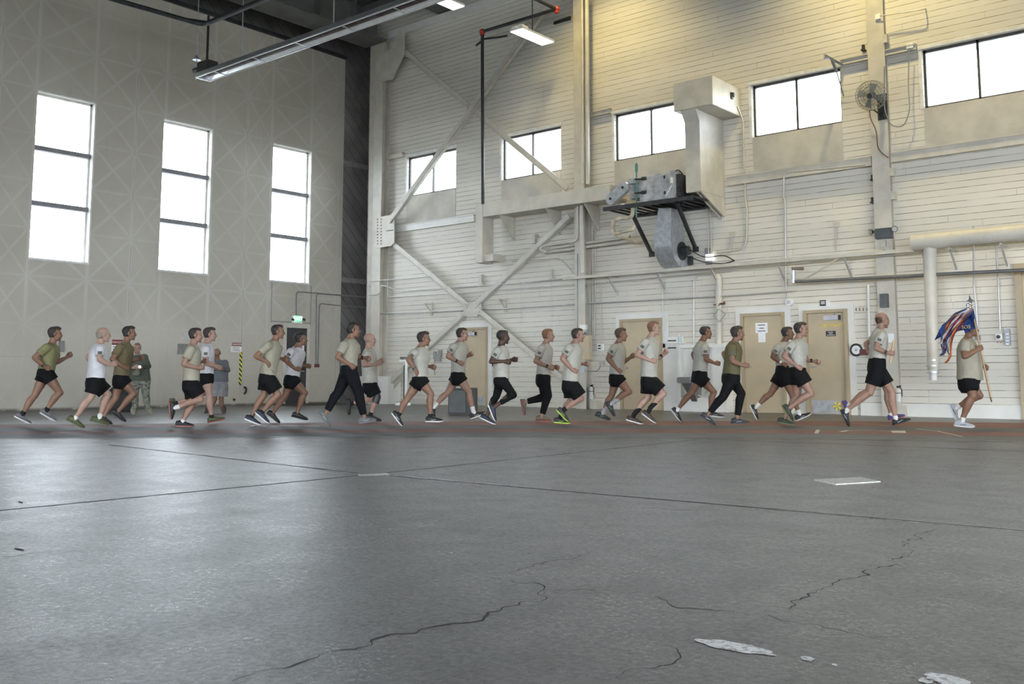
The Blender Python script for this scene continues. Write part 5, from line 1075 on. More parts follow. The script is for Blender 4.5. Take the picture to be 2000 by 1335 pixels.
def person(D):
    fr = frame(D['x'], D['gy'], 1); n, r = fr.n, fr.r; side = n                     # runners face image right; their right side faces us
    turn = D.get('turn', 0)                                                         # body turned away (+) from pure profile
    fwd = (r*math.cos(turn) - n*math.sin(turn)).normalized(); side = (n*math.cos(turn) + r*math.sin(turn)).normalized()
    ox, oy, sc = D['crop']
    def pt(q, lat=0.0):
        px, py = ox + q[0]*sc, oy + q[1]*sc; rr_ = ray(px, py); pb = fr.base + n*lat
        t = (pb - CAM).dot(n) / rr_.dot(n); return CAM + rr_ * t
    w = D.get('w', 1.0); name = 'person'
    front = D.get('front', False)
    S = D['sk']; lat = 0 if front else 1
    hd, nk = pt(S['hd']), pt(S['nk']); hip = pt(S['hip'])
    up_t = (nk - hip).normalized()
    if front: bs, bf = r, n                                                         # body side axis / forward axis
    else: bs, bf = side, fwd
    bf = (bf - up_t*bf.dot(up_t)).normalized(); bs_t = up_t.cross(bf) if not front else r
    if not front and bs_t.dot(side) < 0: bs_t = -bs_t
    if front:
        shN, shF = pt(S['shN']), pt(S['shF'])
    else:
        cc = nk - up_t*.055; a = pt(S['shN'], .175*w); dlt = (a - cc).dot(bf)
        shN = a; shF = cc - bf*dlt - bs_t*.175*w - UZ*.0 + up_t*((a - cc).dot(up_t))
    hw = .085*w; hN, hF = hip + bs_t*hw - UZ*.0, hip - bs_t*hw
    if front: hN, hF = hip + r*hw, hip - r*hw
    def lp(key, l): return pt(S[key], l*lat) if key in S else None
    elN, wrN, hnN = lp('elN', .235*w), lp('wrN', .20*w), lp('hnN', .16*w)
    elF, wrF, hnF = lp('elF', -.235*w), lp('wrF', -.20*w), lp('hnF', -.16*w)
    knN, anN, heN, toN = lp('knN', .09), lp('anN', .075), lp('heN', .07), lp('toN', .07)
    knF, anF, heF, toF = lp('knF', -.09), lp('anF', -.075), lp('heF', -.07), lp('toF', -.07)
    if front: elF, wrF, hnF = pt(S['elF'], .02), pt(S['wrF'], .20), pt(S['hnF'], .24); elN, wrN, hnN = pt(S['elN'], .02), pt(S['wrN'], .20), pt(S['hnN'], .24)
    t = thing(name, D['label'], 'person', fr.base.copy(), D.get('group'))
    sk = skin('skin_' + D['skin'], SKIN[D['skin']]); L_up = D.get('lift', 0)
    # face direction
    hf = (bf if not front else n); hf = (hf - UZ*hf.z).normalized(); tilt = D.get('tilt', 0)
    hf = (hf*math.cos(tilt) + UZ*math.sin(tilt)).normalized(); hs = UZ.cross(hf).normalized(); hu = hf.cross(hs)
    kk = D.get('hk', 1.0)
    B_ = MB()
    head(B_, hd, hf, hs, hu, kk)
    nb = nk - up_t*.03; nt_ = hd - hf*.020*kk - hu*.055*kk
    limb(B_, nb, nt_, [(0, .075), (.25, .062), (.6, .056), (1, .058)], hf, .98)
    # torso
    sa = (shN - shF).normalized(); Lt = (nk - hip).length; bk = D.get('belly', 0)
    rings = []
    for s_, wx, dy in ((-.20, .10, .085), (-.12, .145, .110), (0, .152, .106), (.22, .140, .098 + bk*.9), (.45, .155, .108 + bk*.7), (.68, .172, .118 + bk*.3), (.82, .165, .105), (.93, .115, .075), (1.0, .066, .058)):
        axv = bs_t.lerp(sa, max(0, min(1, (s_ - .2) / .6))).normalized(); fv = axv.cross(up_t); 
        if fv.dot(bf) < 0: fv = -fv
        rings.append(ring_pts(hip.lerp(nk, s_) + fv*(bk*.5 if .1 < s_ < .6 else 0), axv, fv, wx*w, dy*w, 22, 2.3))
    B_.loft(rings)
    for sh, el, wr, hn, sg in ((shN, elN, wrN, hnN, 1), (shF, elF, wrF, hnF, -1)):
        inw = nk - sh; aw = D.get('aw', 1.0)
        B_.ell(sh, UX, UY, UZ, .063*aw, .063*aw, .063*aw, 14, 8)
        limb(B_, sh, el, [(0, .058*aw), (.3, .054*aw), (.6, .048*aw), (1, .040*aw)], bf, .9); ball(B_, el, .040*aw)
        limb(B_, el, wr, [(0, .040*aw), (.2, .045*aw), (.55, .038*aw), (1, .027*aw)], bf, .85)
        dh = (hn - wr); dh = dh.normalized() if dh.length > .01 else (wr - el).normalized(); limb(B_, wr - (wr-el).normalized()*.01, wr + dh*.02, [(0, .027), (1, .028)], UZ, .8)
        hand(B_, wr + dh*.008, wr + dh*.1, (hip.lerp(nk, .6) - wr), UZ if abs(dh.z) < .8 else bf, D.get('hs', 1.05), D.get('fist', True))
    lw = D.get('lw', 1.0)
    for h_, kn, an, he, to in ((hN, knN, anN, heN, toN), (hF, knF, anF, heF, toF)):
        B_.ell(h_, UX, UY, UZ, .082*w, .082*w, .082*w, 14, 8)
        limb(B_, h_, kn, [(0, .088*lw), (.25, .088*lw), (.55, .078*lw), (.85, .060*lw), (1, .056*lw)], bf, .93); ball(B_, kn, .057*lw)
        dn = (an - kn).normalized(); bkv = -bf; cal = (bkv - dn*bkv.dot(dn)); cal = cal.normalized() if cal.length > .05 else bkv
        x_ = cal; y_ = dn.cross(x_)
        B_.loft([ring_pts(kn.lerp(an, q_) + x_*o_, x_, y_, r_*lw, r_*.92*lw, 14) for q_, r_, o_ in ((0, .054, 0), (.15, .056, .008), (.33, .061, .014), (.55, .052, .009), (.8, .037, .002), (1, .034, 0))])
        ball(B_, an, .036); B_.tube([an, he.lerp(to, .25) + (an - he).normalized()*.04, he.lerp(to, .75) + (an - he).normalized()*.025], [.034, .032, .022], 10)
    if 'skip_body' not in D: remesh(B_, 'body', .0085, [sk], t, 2, .5)
    # eyes
    eb = MB()
    for e in (-1, 1): eb.ell(hd + hf*.0785*kk + hs*e*.030*kk + hu*.004*kk, hf, hs, hu, .012*kk, .013*kk, .0065*kk, 10, 6)
    part(eb, 'eyes', [mat('eye_dark', (.03, .02, .018), .3)], t, smooth=True)
    # hair
    hc = D['hair']
    if hc[0] != 'none':
        hb = MB(); style = hc[1]
        if style == 'short': hb.ell(hd - hf*.033*kk + hu*.041*kk, hf, hs, hu, .088*kk, .0795*kk, .084*kk, 20, 12); hb.ell(hd + hf*.004*kk + hu*.088*kk, hf, hs, hu, .076*kk, .058*kk, .040*kk, 16, 10); hb.ell(hd - hf*.048*kk - hu*.005*kk, hf, hs, hu, .058*kk, .068*kk, .060*kk, 14, 8)
        elif style == 'quiff': hb.ell(hd - hf*.034*kk + hu*.043*kk, hf, hs, hu, .089*kk, .080*kk, .086*kk, 20, 12); hb.ell(hd + hf*.014*kk + hu*.096*kk, hf, hs, hu, .070*kk, .060*kk, .040*kk, 16, 10); hb.ell(hd + hf*.058*kk + hu*.098*kk, hf, hs, hu, .030*kk, .045*kk, .022*kk, 10, 8); hb.ell(hd - hf*.048*kk - hu*.005*kk, hf, hs, hu, .058*kk, .068*kk, .060*kk, 14, 8)
        elif style == 'full': hb.ell(hd - hf*.024*kk + hu*.040*kk, hf, hs, hu, .106*kk, .086*kk, .092*kk, 20, 12); hb.ell(hd + hf*.02*kk + hu*.09*kk, hf, hs, hu, .075*kk, .062*kk, .045*kk, 16, 10); hb.ell(hd - hf*.05*kk - hu*.01*kk, hf, hs, hu, .062*kk, .072*kk, .065*kk, 14, 8)
        elif style == 'ring':  # balding: hair round the back and sides only
            hb.ell(hd - hf*.034*kk + hu*.014*kk, hf, hs, hu, .080*kk, .0785*kk, .060*kk, 22, 12); hb.ell(hd - hf*.055*kk - hu*.02*kk, hf, hs, hu, .050*kk, .062*kk, .05*kk, 14, 8)
        elif style == 'crop': hb.ell(hd - hf*.030*kk + hu*.036*kk, hf, hs, hu, .088*kk, .0785*kk, .085*kk, 20, 12); hb.ell(hd + hf*.012*kk + hu*.078*kk, hf, hs, hu, .074*kk, .060*kk, .043*kk, 16, 10)
        if style != 'ring':
            for e in (-1, 1): hb.ell(hd + hf*.010*kk + hs*e*.067*kk + hu*.018*kk, hf, hs, hu, .009*kk, .011*kk, .026*kk, 8, 6)
        remesh(hb, 'hair', .0055, [mat('hair_' + hc[0], HAIR[hc[0]], .6, 0, .3, 60, bmp=.6, bscale=140)], t, 1, .4)
        bw = MB()
        for e in (-1, 1): bw.ell(hd + hf*.083*kk + hs*e*.032*kk + hu*.024*kk, hf, hs, hu, .010*kk, .020*kk, .0045*kk, 10, 6)
        part(bw, 'eyebrows', [mat('hair_' + hc[0])], t, smooth=True)
    if D.get('beard'):
        bb = MB(); bb.ell(hd + hf*.040*kk - hu*.074*kk, hf, hs, hu, .056*kk, .056*kk, .036*kk, 16, 8); remesh(bb, 'beard', .007, [mat('hair_' + D['beard'], HAIR[D['beard']], .7, 0, .3, 60)], t, 1)
    if D.get('glasses'):
        gb = MB()
        for e in (-1, 1): c_ = hd + hf*.093*kk + hs*e*.031*kk + hu*.004*kk; gb.tube([c_ + hs*.022*math.cos(q*math.pi/5) + hu*.014*math.sin(q*math.pi/5) for q in range(11)], .003, 5); gb.tube([c_ + hs*e*.022, c_ + hs*e*.045 - hf*.09], .003, 5)
        part(gb, 'glasses', [BLK()], t)
    # shirt
    hem = pt(S['hem']); s0 = (hem - hip).dot(up_t) / Lt; fab = D.get('fab') or fabric('cloth_' + D['shirt'], SHIRT[D['shirt']])
    lo = D.get('loose', 1.0); M_ = MB(); rings = []
    def tors(s_):
        T_ = ((-.2, .142, .128), (0, .186, .136), (.22, .170, .125), (.45, .176, .130), (.68, .190, .138), (.80, .185, .130), (.90, .140, .100), (.955, .098, .080), (.985, .074, .068))
        for a_, b_ in zip(T_, T_[1:]):
            if s_ <= b_[0]: q_ = (s_ - a_[0]) / (b_[0] - a_[0]); q_ = max(0, q_); return a_[1] + (b_[1]-a_[1])*q_, a_[2] + (b_[2]-a_[2])*q_
        return T_[-1][1:]
    for s_ in (s0, s0 + .05, .12, .3, .45, .6, .72, .82, .90, .955, .985):
        if s_ < s0: continue
        wx, dy = tors(s_); axv = bs_t.lerp(sa, max(0, min(1, (s_ - .2) / .6))).normalized(); fv = axv.cross(up_t)
        if fv.dot(bf) < 0: fv = -fv
        bl = bk * (1.0 if .0 < s_ < .5 else .5 if s_ < .75 else 0)
        rings.append(ring_pts(hip.lerp(nk, s_) + fv*bl*.5, axv, fv, wx*w*(lo if s_ < .6 else 1), (dy*w + bl*.9)*(lo if s_ < .6 else 1), 24, 2.2))
    M_.loft(rings)
    slv = D.get('sleeve', .62)
    for sh, el, wr in ((shN, elN, wrN), (shF, elF, wrF)):
        M_.ell(sh, UX, UY, UZ, .074*w, .074*w, .074*w, 14, 8); inn = sh.lerp(hip.lerp(nk, .80), .45); limb(M_, inn, sh, [(0, .085*w), (1, .074*w)], bf, .95)
        if slv >= 1.5: limb(M_, sh, el, [(0, .074), (.5, .066), (1, .058)], bf, .95); ball(M_, el, .058); limb(M_, el, wr, [(0, .058), (.5, .053), (.96, .040)], bf, .95)
        else: e_ = sh.lerp(el, slv); limb(M_, sh, e_, [(0, .073*w), (.4, .069*w), (1, .070*w)], bf, .92, 16)
    remesh(M_, D.get('topname', 't_shirt'), .011, [fab], t, 2, .5)
    if D.get('patch', not front):
        d_ = (elN - shN).normalized(); c_ = shN.lerp(elN, .33) + (n*.069*w) ; px_ = d_.cross(n).normalized(); pb_ = MB(); pb_.obox(c_, px_, d_, n, .030, .024, .010); 
        if D.get('patch', True): part(pb_, 'flag_patch', [M_PATCH], t, bev=.003)
    # lower garment
    lowc = fabric('cloth_' + D.get('lowcol', 'black'), {'black': (.0035, .0035, .0042), 'navy': (.003, .0035, .0055), 'grey': (.20, .20, .21)}.get(D.get('lowcol', 'black'), (.01, .01, .012)), .2) if not D.get('lowmat') else D['lowmat']
    G = MB(); tt = D.get('short', .5); top = max(.05, s0 + .06)
    G.loft([ring_pts(hip.lerp(nk, s_) + bf*(bk*.3 if s_ > 0 else 0), bs_t, bf, wx*w, dy*w + (bk*.4 if s_ > 0 else 0), 22, 2.4) for s_, wx, dy in ((-.28, .11, .09), (-.18, .178, .128), (-.06, .192, .136), (.05, .188, .132), (top, .172, .120))])
    if D.get('pants'):
        pw = D.get('pw', 1.0)
        for h_, kn, an in ((hN, knN, anN), (hF, knF, anF)):
            limb(G, h_, kn, [(0, .112*lw), (.3, .102*lw*pw), (.7, .080*pw), (1, .070*pw)], bf, .95, 16); ball(G, kn, .069*pw)
            dn = (an - kn).normalized(); x_ = -bf - dn*(-bf).dot(dn); x_ = x_.normalized(); y_ = dn.cross(x_); e_ = D.get('cuff', .92)
            G.loft([ring_pts(kn.lerp(an, q_*e_) + x_*o_, x_, y_, r_*pw, r_*.95*pw, 14) for q_, r_, o_ in ((0, .067, 0), (.3, .071, .012), (.6, .060, .006), (1, .050, 0))])
    else:
        sw = D.get('sw', 1.0)
        for h_, kn in ((hN, knN), (hF, knF)):
            e_ = h_.lerp(kn, tt); limb(G, h_, e_, [(0, .112*w), (.35, .116*w*sw), (.8, .113*w*sw), (1, .115*w*sw)], bf, .95, 18)
    remesh(G, 'trousers' if D.get('pants') else 'shorts', .011, [lowc], t, 2, .5)
    # socks and shoes
    sc_ = D['shoe']; um = mat('shoe_' + sc_[0], SHC[sc_[0]], .6, 0, .25, 40); sm_ = mat('sole_' + sc_[1], SHC[sc_[1]], .6, 0, .1, 20); st_ = mat('shoe_' + sc_[2], SHC[sc_[2]], .6) if len(sc_) > 2 and sc_[2] else None
    for kn, an, he, to in ((knN, anN, heN, toN), (knF, anF, heF, toF)):
        if D.get('sock'):
            col, ln = D['sock']; sb_ = MB(); q0 = an.lerp(kn, ln); limb(sb_, q0, an, [(0, .040 + .02*ln), (.6, .040), (1, .040)], bf, .95); ball(sb_, an, .040); sb_.tube([an, he.lerp(to, .3) + (an - he).normalized()*.03], [.039, .036], 10)
            remesh(sb_, 'sock', .009, [fabric('cloth_sock_' + col, {'white': (.52, .52, .50), 'black': (.012, .012, .013), 'grey': (.32, .32, .33)}[col])], t, 1)
        shoe(t, he, to, (an - (he + to)/2), n, um, sm_, D.get('sl', .285), st_)
    # watch
    for wk, el, wr in ((D.get('watchN'), elN, wrN), (D.get('watchF'), elF, wrF)):
        if wk:
            dv = (wr - el).normalized(); wb = MB(); c_ = wr - dv*.035; x_ = dv.orthogonal().normalized(); y_ = dv.cross(x_)
            wb.loft([ring_pts(c_ - dv*.011, x_, y_, .034, .032, 16), ring_pts(c_ + dv*.011, x_, y_, .033, .031, 16)]); o_ = part(wb, 'wristwatch', [mat('watch_' + wk, {'black': (.012, .012, .012), 'silver': (.5, .5, .48)}[wk], .4, .2)], t, smooth=True)
            wb = MB(); q_ = (n + UZ*.3).normalized(); q_ = (q_ - dv*q_.dot(dv)).normalized(); wb.cyl(c_ + q_*.028, c_ + q_*.042, .020, seg=16); part(wb, 'watch_face', [mat('watch_' + wk)], o_)
    D['_'] = dict(fr=fr, n=n, r=r, t=t, pt=pt, hd=hd, wrN=wrN, hnN=hnN, wrF=wrF, hnF=hnF, knN=knN, elN=elN, hf=hf, hu=hu, hs=hs, hip=hip, nk=nk, bf=bf, up=up_t)
    return t
SHC = {'black': (.005, .005, .006), 'charcoal': (.02, .021, .024), 'white': (.42, .42, .41), 'grey': (.095, .098, .10), 'olive': (.050, .060, .018), 'navy': (.006, .010, .024), 'blue': (.02, .045, .10), 'red': (.17, .045, .035), 'lime': (.26, .36, .03), 'green': (.05, .22, .05), 'tan': (.10, .07, .05), 'brown': (.035, .02, .014), 'purple': (.04, .035, .16), 'silver': (.28, .29, .31), 'darkgreen': (.014, .022, .012), 'desert': (.20, .19, .14)}
C1, C2, C3, C4, C5, C6 = [(x, 610, 320/1709) for x in (0, 300, 600, 840, 1120, 1320)]; C7 = (1600, 590, 400/1978)
def SK(s):
    o = {}
    for tok in s.split():
        k, v = tok.split('='); a, b = v.split(','); o[k] = (float(a), float(b))
    return o
RG = 'runners jogging in a line along the track'
PEOPLE = [
 dict(x=105, gy=831.5, crop=C1, skin='tan', hair=('dark', 'quiff'), shirt='olive', short=.42, watchN='black', patch=False, shoe=('grey', 'white', 'charcoal'), sock=('black', .10), group=RG,
  label='person jogging leftmost of all in a plain olive t-shirt and short black shorts',
  sk=SK('hd=578,228 nk=545,318 hip=478,625 hem=478,600 shN=485,368 elN=358,468 wrN=462,565 hnN=520,588 elF=585,522 wrF=690,470 hnF=745,435 knN=625,835 anN=488,1010 heN=420,1052 toN=570,1138 knF=362,865 anF=240,1050 heF=150,1090 toF=312,1170')),
 dict(x=195, gy=838, crop=C1, skin='pale', hair=('grey', 'ring'), shirt='white', short=.80, patch=True, shoe=('olive', 'olive', 'charcoal'), sock=('white', .06), group=RG, turn=.25, sw=1.05,
  label='balding person jogging second from left in a white t-shirt and green shoes',
  sk=SK('hd=1080,232 nk=1040,318 hip=995,715 hem=990,690 shN=1045,385 elN=1040,490 wrN=1150,545 hnN=1205,535 elF=918,458 wrF=945,525 hnF=985,540 knF=1125,855 anF=1045,1070 heF=950,1135 toF=1125,1185 knN=950,880 anN=790,1095 heN=702,1125 toN=865,1210')),
 dict(x=245, gy=829.5, crop=C1, skin='tan', hair=('black', 'quiff'), shirt='khaki', short=.42, patch=False, shoe=('black', 'black', None), group=RG, beard=None,
  label='black-haired person jogging in a brown-olive t-shirt in front of the camouflaged bystander',
  sk=SK('hd=1352,220 nk=1312,305 hip=1262,690 hem=1262,665 shN=1248,372 elN=1170,488 wrN=1285,565 hnN=1335,580 elF=1335,520 wrF=1435,490 hnF=1480,478 knN=1400,850 anN=1240,1020 heN=1168,1055 toN=1288,1138 knF=1205,890 anF=1085,1080 heF=1020,1110 toF=1140,1165')),
 dict(x=380, gy=835, crop=C2, skin='fair', hair=('dark', 'short'), shirt='sand', short=.78, patch=False, shoe=('black', 'red', None), sock=('white', .08), group=RG, watchF='black', sw=1.05,
  label='person jogging in a sand t-shirt with a red-soled shoe kicked up behind',
  sk=SK('hd=443,240 nk=410,330 hip=390,735 hem=385,722 shN=385,392 elN=315,540 wrN=460,578 hnN=512,572 elF=440,525 wrF=510,512 hnF=548,508 knN=490,905 anN=252,985 heN=155,950 toN=170,1095 knF=415,945 anF=303,1130 heF=240,1188 toF=408,1195')),
 dict(x=408, gy=828.5, crop=C2, skin='pale', hair=('dark', 'quiff'), shirt='white', short=.40, patch=True, shoe=('olive', 'red', 'darkgreen'), sock=('black', .05), group=RG, aw=1.1,
  label='person jogging in a white t-shirt just beyond the red-soled sand t-shirt runner',
  sk=SK('hd=590,232 nk=555,315 hip=545,670 hem=545,645 shN=545,385 elN=540,520 wrN=645,560 hnN=690,575 elF=600,520 wrF=660,565 hnF=690,575 knN=582,850 anN=602,1080 heN=578,1150 toN=735,1120 knF=520,835 anF=240,945 heF=165,915 toF=190,1060')),
 dict(x=525, gy=832, crop=C2, skin='tan', hair=('dark', 'short'), shirt='beige', short=.78, patch=False, shoe=('navy', 'white', 'blue'), sock=('black', .04), group=RG, watchF='black', sw=1.08, loose=1.05,
  label='person jogging in a loose beige t-shirt holding a short stick, blue shoes',
  sk=SK('hd=1300,203 nk=1262,285 hip=1185,670 hem=1185,648 shN=1190,350 elN=1065,455 wrN=1185,515 hnN=1222,565 elF=1255,470 wrF=1335,480 hnF=1378,495 knN=1300,860 anN=1135,1035 heN=1065,1055 toN=1188,1158 knF=1155,855 anF=1020,1085 heF=948,1115 toF=1110,1182')),
 dict(x=580, gy=826.5, crop=C2, skin='olive', hair=('black', 'quiff'), shirt='white', short=.42, patch=True, shoe=('black', 'black', None), group=RG,
  label='person jogging in a white t-shirt in front of the dark exit door',
  sk=SK('hd=1540,282 nk=1500,355 hip=1440,700 hem=1438,665 shN=1430,412 elN=1372,492 wrN=1475,588 hnN=1518,592 elF=1520,540 wrF=1582,556 hnF=1620,560 knN=1580,840 anN=1500,1035 heN=1450,1088 toN=1595,1125 knF=1368,880 anF=1258,1025 heF=1188,1065 toF=1292,1150')),
 dict(x=685, gy=834, crop=C3, skin='tan', hair=('black', 'quiff'), shirt='sand', pants=True, patch=False, shoe=('grey', 'grey', 'silver'), group=RG, watchF='black', lowcol='navy', pw=1.12, cuff=.95, w=1.03,
  label='person striding in long dark trousers and sand t-shirt before the dark corner recess',
  sk=SK('hd=487,185 nk=450,268 hip=435,590 hem=435,560 shN=385,345 elN=315,465 wrN=440,540 hnN=495,580 elF=525,470 wrF=600,470 hnF=645,485 knN=545,850 anN=590,1075 heN=555,1155 toN=705,1135 knF=325,830 anF=205,1030 heF=118,1065 toF=215,1185')),
 dict(x=725, gy=825, crop=C3, skin='pale', hair=('none', ''), shirt='cream', short=.78, patch=True, shoe=('black', 'black', None), sock=('black', .12), group=RG, loose=1.05,
  label='completely bald person jogging in a cream t-shirt and black knee brace',
  sk=SK('hd=655,285 nk=640,368 hip=655,745 hem=655,735 shN=625,440 elN=592,548 wrN=720,542 hnN=768,525 elF=690,520 wrF=745,512 hnF=792,500 knN=728,895 anN=662,1060 heN=620,1115 toN=758,1138 knF=700,900 anF=458,948 heF=400,915 toF=420,1058')),
 dict(x=810, gy=832, crop=C3, skin='tan', hair=('dark', 'quiff'), shirt='cream', short=.42, patch=True, shoe=('black', 'white', 'silver'), sock=('black', .05), group=RG, watchN='black',
  label='person jogging in cream t-shirt and black wristwatch right of the white weighing scale',
  sk=SK('hd=1218,278 nk=1180,355 hip=1175,700 hem=1172,678 shN=1112,425 elN=1055,492 wrN=1128,598 hnN=1160,650 elF=1225,560 wrF=1280,560 hnF=1322,572 knN=1290,850 anN=1285,1070 heN=1252,1140 toN=1402,1142 knF=1040,905 anF=962,1055 heF=885,1065 toF=972,1180')),
 dict(x=890, gy=824, crop=C4, skin='fair', hair=('dark', 'short'), shirt='cream', short=.42, patch=True, shoe=('black', 'white', 'silver'), sock=('white', .25), group=RG, watchN='black',
  label='person in white ankle socks jogging in front of the grey bin and tan door',
  sk=SK('hd=337,230 nk=305,300 hip=290,660 hem=290,632 shN=240,360 elN=185,458 wrN=292,513 hnN=345,540 elF=350,470 wrF=398,452 hnF=435,433 knN=405,825 anN=450,1030 heN=438,1108 toN=568,1060 knF=180,840 anF=48,975 heF=-5,1010 toF=20,1090')),
 dict(x=975, gy=831, crop=C4, skin='dark', hair=('black', 'crop'), shirt='cream', pants=True, patch=True, shoe=('navy', 'white', None), group=RG, pw=.88, cuff=.78, w=.93, belly=.015, lw=.95,
  label='person jogging in cream t-shirt and tight black leggings with cropped black hair',
  sk=SK('hd=762,258 nk=740,338 hip=738,690 hem=735,692 shN=700,405 elN=635,512 wrN=775,508 hnN=828,518 elF=765,505 wrF=848,492 hnF=892,490 knN=870,860 anN=695,965 heN=610,990 toN=660,1115 knF=692,875 anF=598,1060 heF=525,1105 toF=665,1172')),
 dict(x=1065, gy=825, crop=C4, skin='fair', hair=('ginger', 'short'), shirt='cream', pants=True, patch=True, shoe=('tan', 'red', 'brown'), group=RG, watchN='black', pw=1.02,
  label='ginger person jogging in long black trousers with a reddish shoe kicked up',
  sk=SK('hd=1235,243 nk=1205,318 hip=1180,680 hem=1178,655 shN=1160,380 elN=1100,510 wrN=1235,565 hnN=1280,582 elF=1210,530 wrF=1290,565 hnF=1330,575 knN=1232,870 anN=1168,1072 heN=1112,1132 toN=1265,1132 knF=1195,890 anF=1000,930 heF=940,920 toF=968,1060')),
 dict(x=1120, gy=830.5, crop=C4, skin='fair', hair=('dark', 'short'), shirt='cream', short=.88, patch=True, shoe=('charcoal', 'lime', 'lime'), sock=('black', .12), group=RG, sw=1.1, loose=1.08,
  label='person jogging in knee-length black shorts and shoes with lime green soles',
  sk=SK('hd=1545,240 nk=1508,312 hip=1460,735 hem=1458,715 shN=1448,375 elN=1378,482 wrN=1480,595 hnN=1525,612 elF=1520,530 wrF=1600,535 hnF=1640,540 knN=1575,895 anN=1400,1010 heN=1320,1025 toN=1430,1140 knF=1475,910 anF=1362,1080 heF=1292,1150 toF=1460,1165')),
 dict(x=1205, gy=824.5, crop=C5, skin='tan', hair=('brown', 'quiff'), shirt='cream', short=.42, patch=True, shoe=('charcoal', 'black', 'green'), sock=('grey', .42), group=RG,
  label='person jogging in a cream t-shirt with long grey socks and dark shoes',
  sk=SK('hd=500,235 nk=468,312 hip=448,675 hem=448,655 shN=420,375 elN=358,480 wrN=455,590 hnN=492,615 elF=515,520 wrF=590,472 hnF=632,448 knN=580,825 anN=395,945 heN=335,955 toN=412,1078 knF=400,860 anF=305,1055 heF=228,1080 toF=382,1130')),
 dict(x=1275, gy=830.5, crop=C5, skin='pale', hair=('ginger', 'short'), shirt='cream', short=.78, patch=True, shoe=('brown', 'white', None), sock=('black', .42), group=RG, watchF='black', sw=1.12, loose=1.08,
  label='tallest ginger-brown haired person jogging in tall black socks with raised fist',
  sk=SK('hd=842,168 nk=805,248 hip=785,700 hem=782,672 shN=748,315 elN=662,440 wrN=800,500 hnN=858,508 elF=865,485 wrF=940,440 hnF=982,395 knN=938,848 anN=800,995 heN=712,1058 toN=850,1160 knF=775,890 anF=630,1065 heF=552,1125 toF=720,1172')),
 dict(x=1370, gy=824.5, crop=C5, skin='olive', hair=('black', 'crop'), shirt='cream', short=.48, patch=True, shoe=('black', 'white', 'silver'), sock=('white', .08), group=RG, turn=.22,
  label='person with cropped black hair jogging in front of the drinking fountain',
  sk=SK('hd=1382,212 nk=1345,290 hip=1315,665 hem=1312,620 shN=1375,370 elN=1382,485 wrN=1470,528 hnN=1515,532 elF=1248,430 wrF=1262,500 hnF=1300,520 knN=1232,838 anN=1090,1005 heN=1020,1020 toN=1105,1135 knF=1465,830 anF=1425,1010 heF=1425,1085 toF=1555,1098')),
 dict(x=1430, gy=832, crop=C6, skin='tan', hair=('dark', 'quiff'), shirt='drab', pants=True, patch=True, shoe=('charcoal', 'charcoal', 'silver'), group=RG, turn=.25, pw=1.0, w=1.05,
  label='person jogging in a drab olive-brown t-shirt and long black trousers',
  sk=SK('hd=645,222 nk=612,298 hip=575,670 hem=572,650 shN=585,375 elN=588,505 wrN=695,550 hnN=745,552 elF=500,425 wrF=525,505 hnF=560,520 knN=490,885 anN=345,1050 heN=265,1085 toN=395,1178 knF=685,845 anF=640,1090 heF=592,1160 toF=750,1160')),
 dict(x=1525, gy=824.5, crop=C6, skin='olive', hair=('black', 'short'), shirt='cream', short=.55, patch=True, shoe=('black', 'white', 'silver'), sock=('white', .15), group=RG, watchN='silver', sw=1.05,
  label='dark-haired person jogging half hidden behind a neighbour, silver wristwatch, white socks',
  sk=SK('hd=1170,220 nk=1130,298 hip=1115,630 hem=1112,570 shN=1058,375 elN=1008,462 wrN=1105,530 hnN=1150,548 elF=1200,500 wrF=1250,540 hnF=1290,545 knN=1215,860 anN=1282,1040 heN=1265,1130 toN=1410,1068 knF=985,850 anF=855,965 heF=770,978 toF=838,1120')),
 dict(x=1555, gy=833, crop=C6, skin='fair', hair=('dark', 'quiff'), shirt='cream', short=.55, patch=True, shoe=('darkgreen', 'olive', 'olive'), sock=None, group=RG, watchF='black', w=1.04, sw=1.08,
  label='person in dark green shoes jogging in front of the tan kick-plate door',
  sk=SK('hd=1308,182 nk=1272,268 hip=1270,620 hem=1268,580 shN=1210,345 elN=1125,450 wrN=1262,565 hnN=1312,585 elF=1355,495 wrF=1440,505 hnF=1488,520 knN=1412,845 anN=1195,985 heN=1105,980 toN=1205,1130 knF=1270,870 anF=1145,1080 heF=1062,1150 toF=1238,1180')),
 dict(x=1710, gy=833.5, crop=C7, skin='fair', hair=('brown', 'ring'), shirt='cream', short=.72, patch=True, shoe=('black', 'black', 'silver'), sock=('white', .08), group=RG, watchN='black', turn=.25, sw=1.05, lw=1.05,
  label='balding person in cream t-shirt jogging while carrying a wooden baton upright',
  sk=SK('hd=610,168 nk=588,248 hip=555,610 hem=558,555 shN=598,325 elN=548,440 wrN=660,488 hnN=712,492 elF=450,400 wrF=470,470 hnF=500,490 knN=490,870 anN=268,1040 heN=205,1055 toN=268,1190 knF=700,860 anF=735,1115 heF=715,1190 toF=890,1140')),
 dict(x=1700, gy=825.5, crop=C7, skin='fair', hair=('dark', 'short'), shirt='cream', short=.6, patch=False, shoe=('purple', 'red', 'blue'), sock=('white', .06), group=None,
  label='person jogging hidden behind the baton carrier, blue and pink shoes showing',
  sk=SK('hd=612,190 nk=590,265 hip=565,610 hem=565,570 shN=580,335 elN=545,440 wrN=600,490 hnN=630,495 elF=570,440 wrF=600,480 hnF=625,485 knF=470,860 anF=290,985 heF=215,965 toF=262,1100 knN=660,860 anN=692,1080 heN=668,1140 toN=835,1105')),
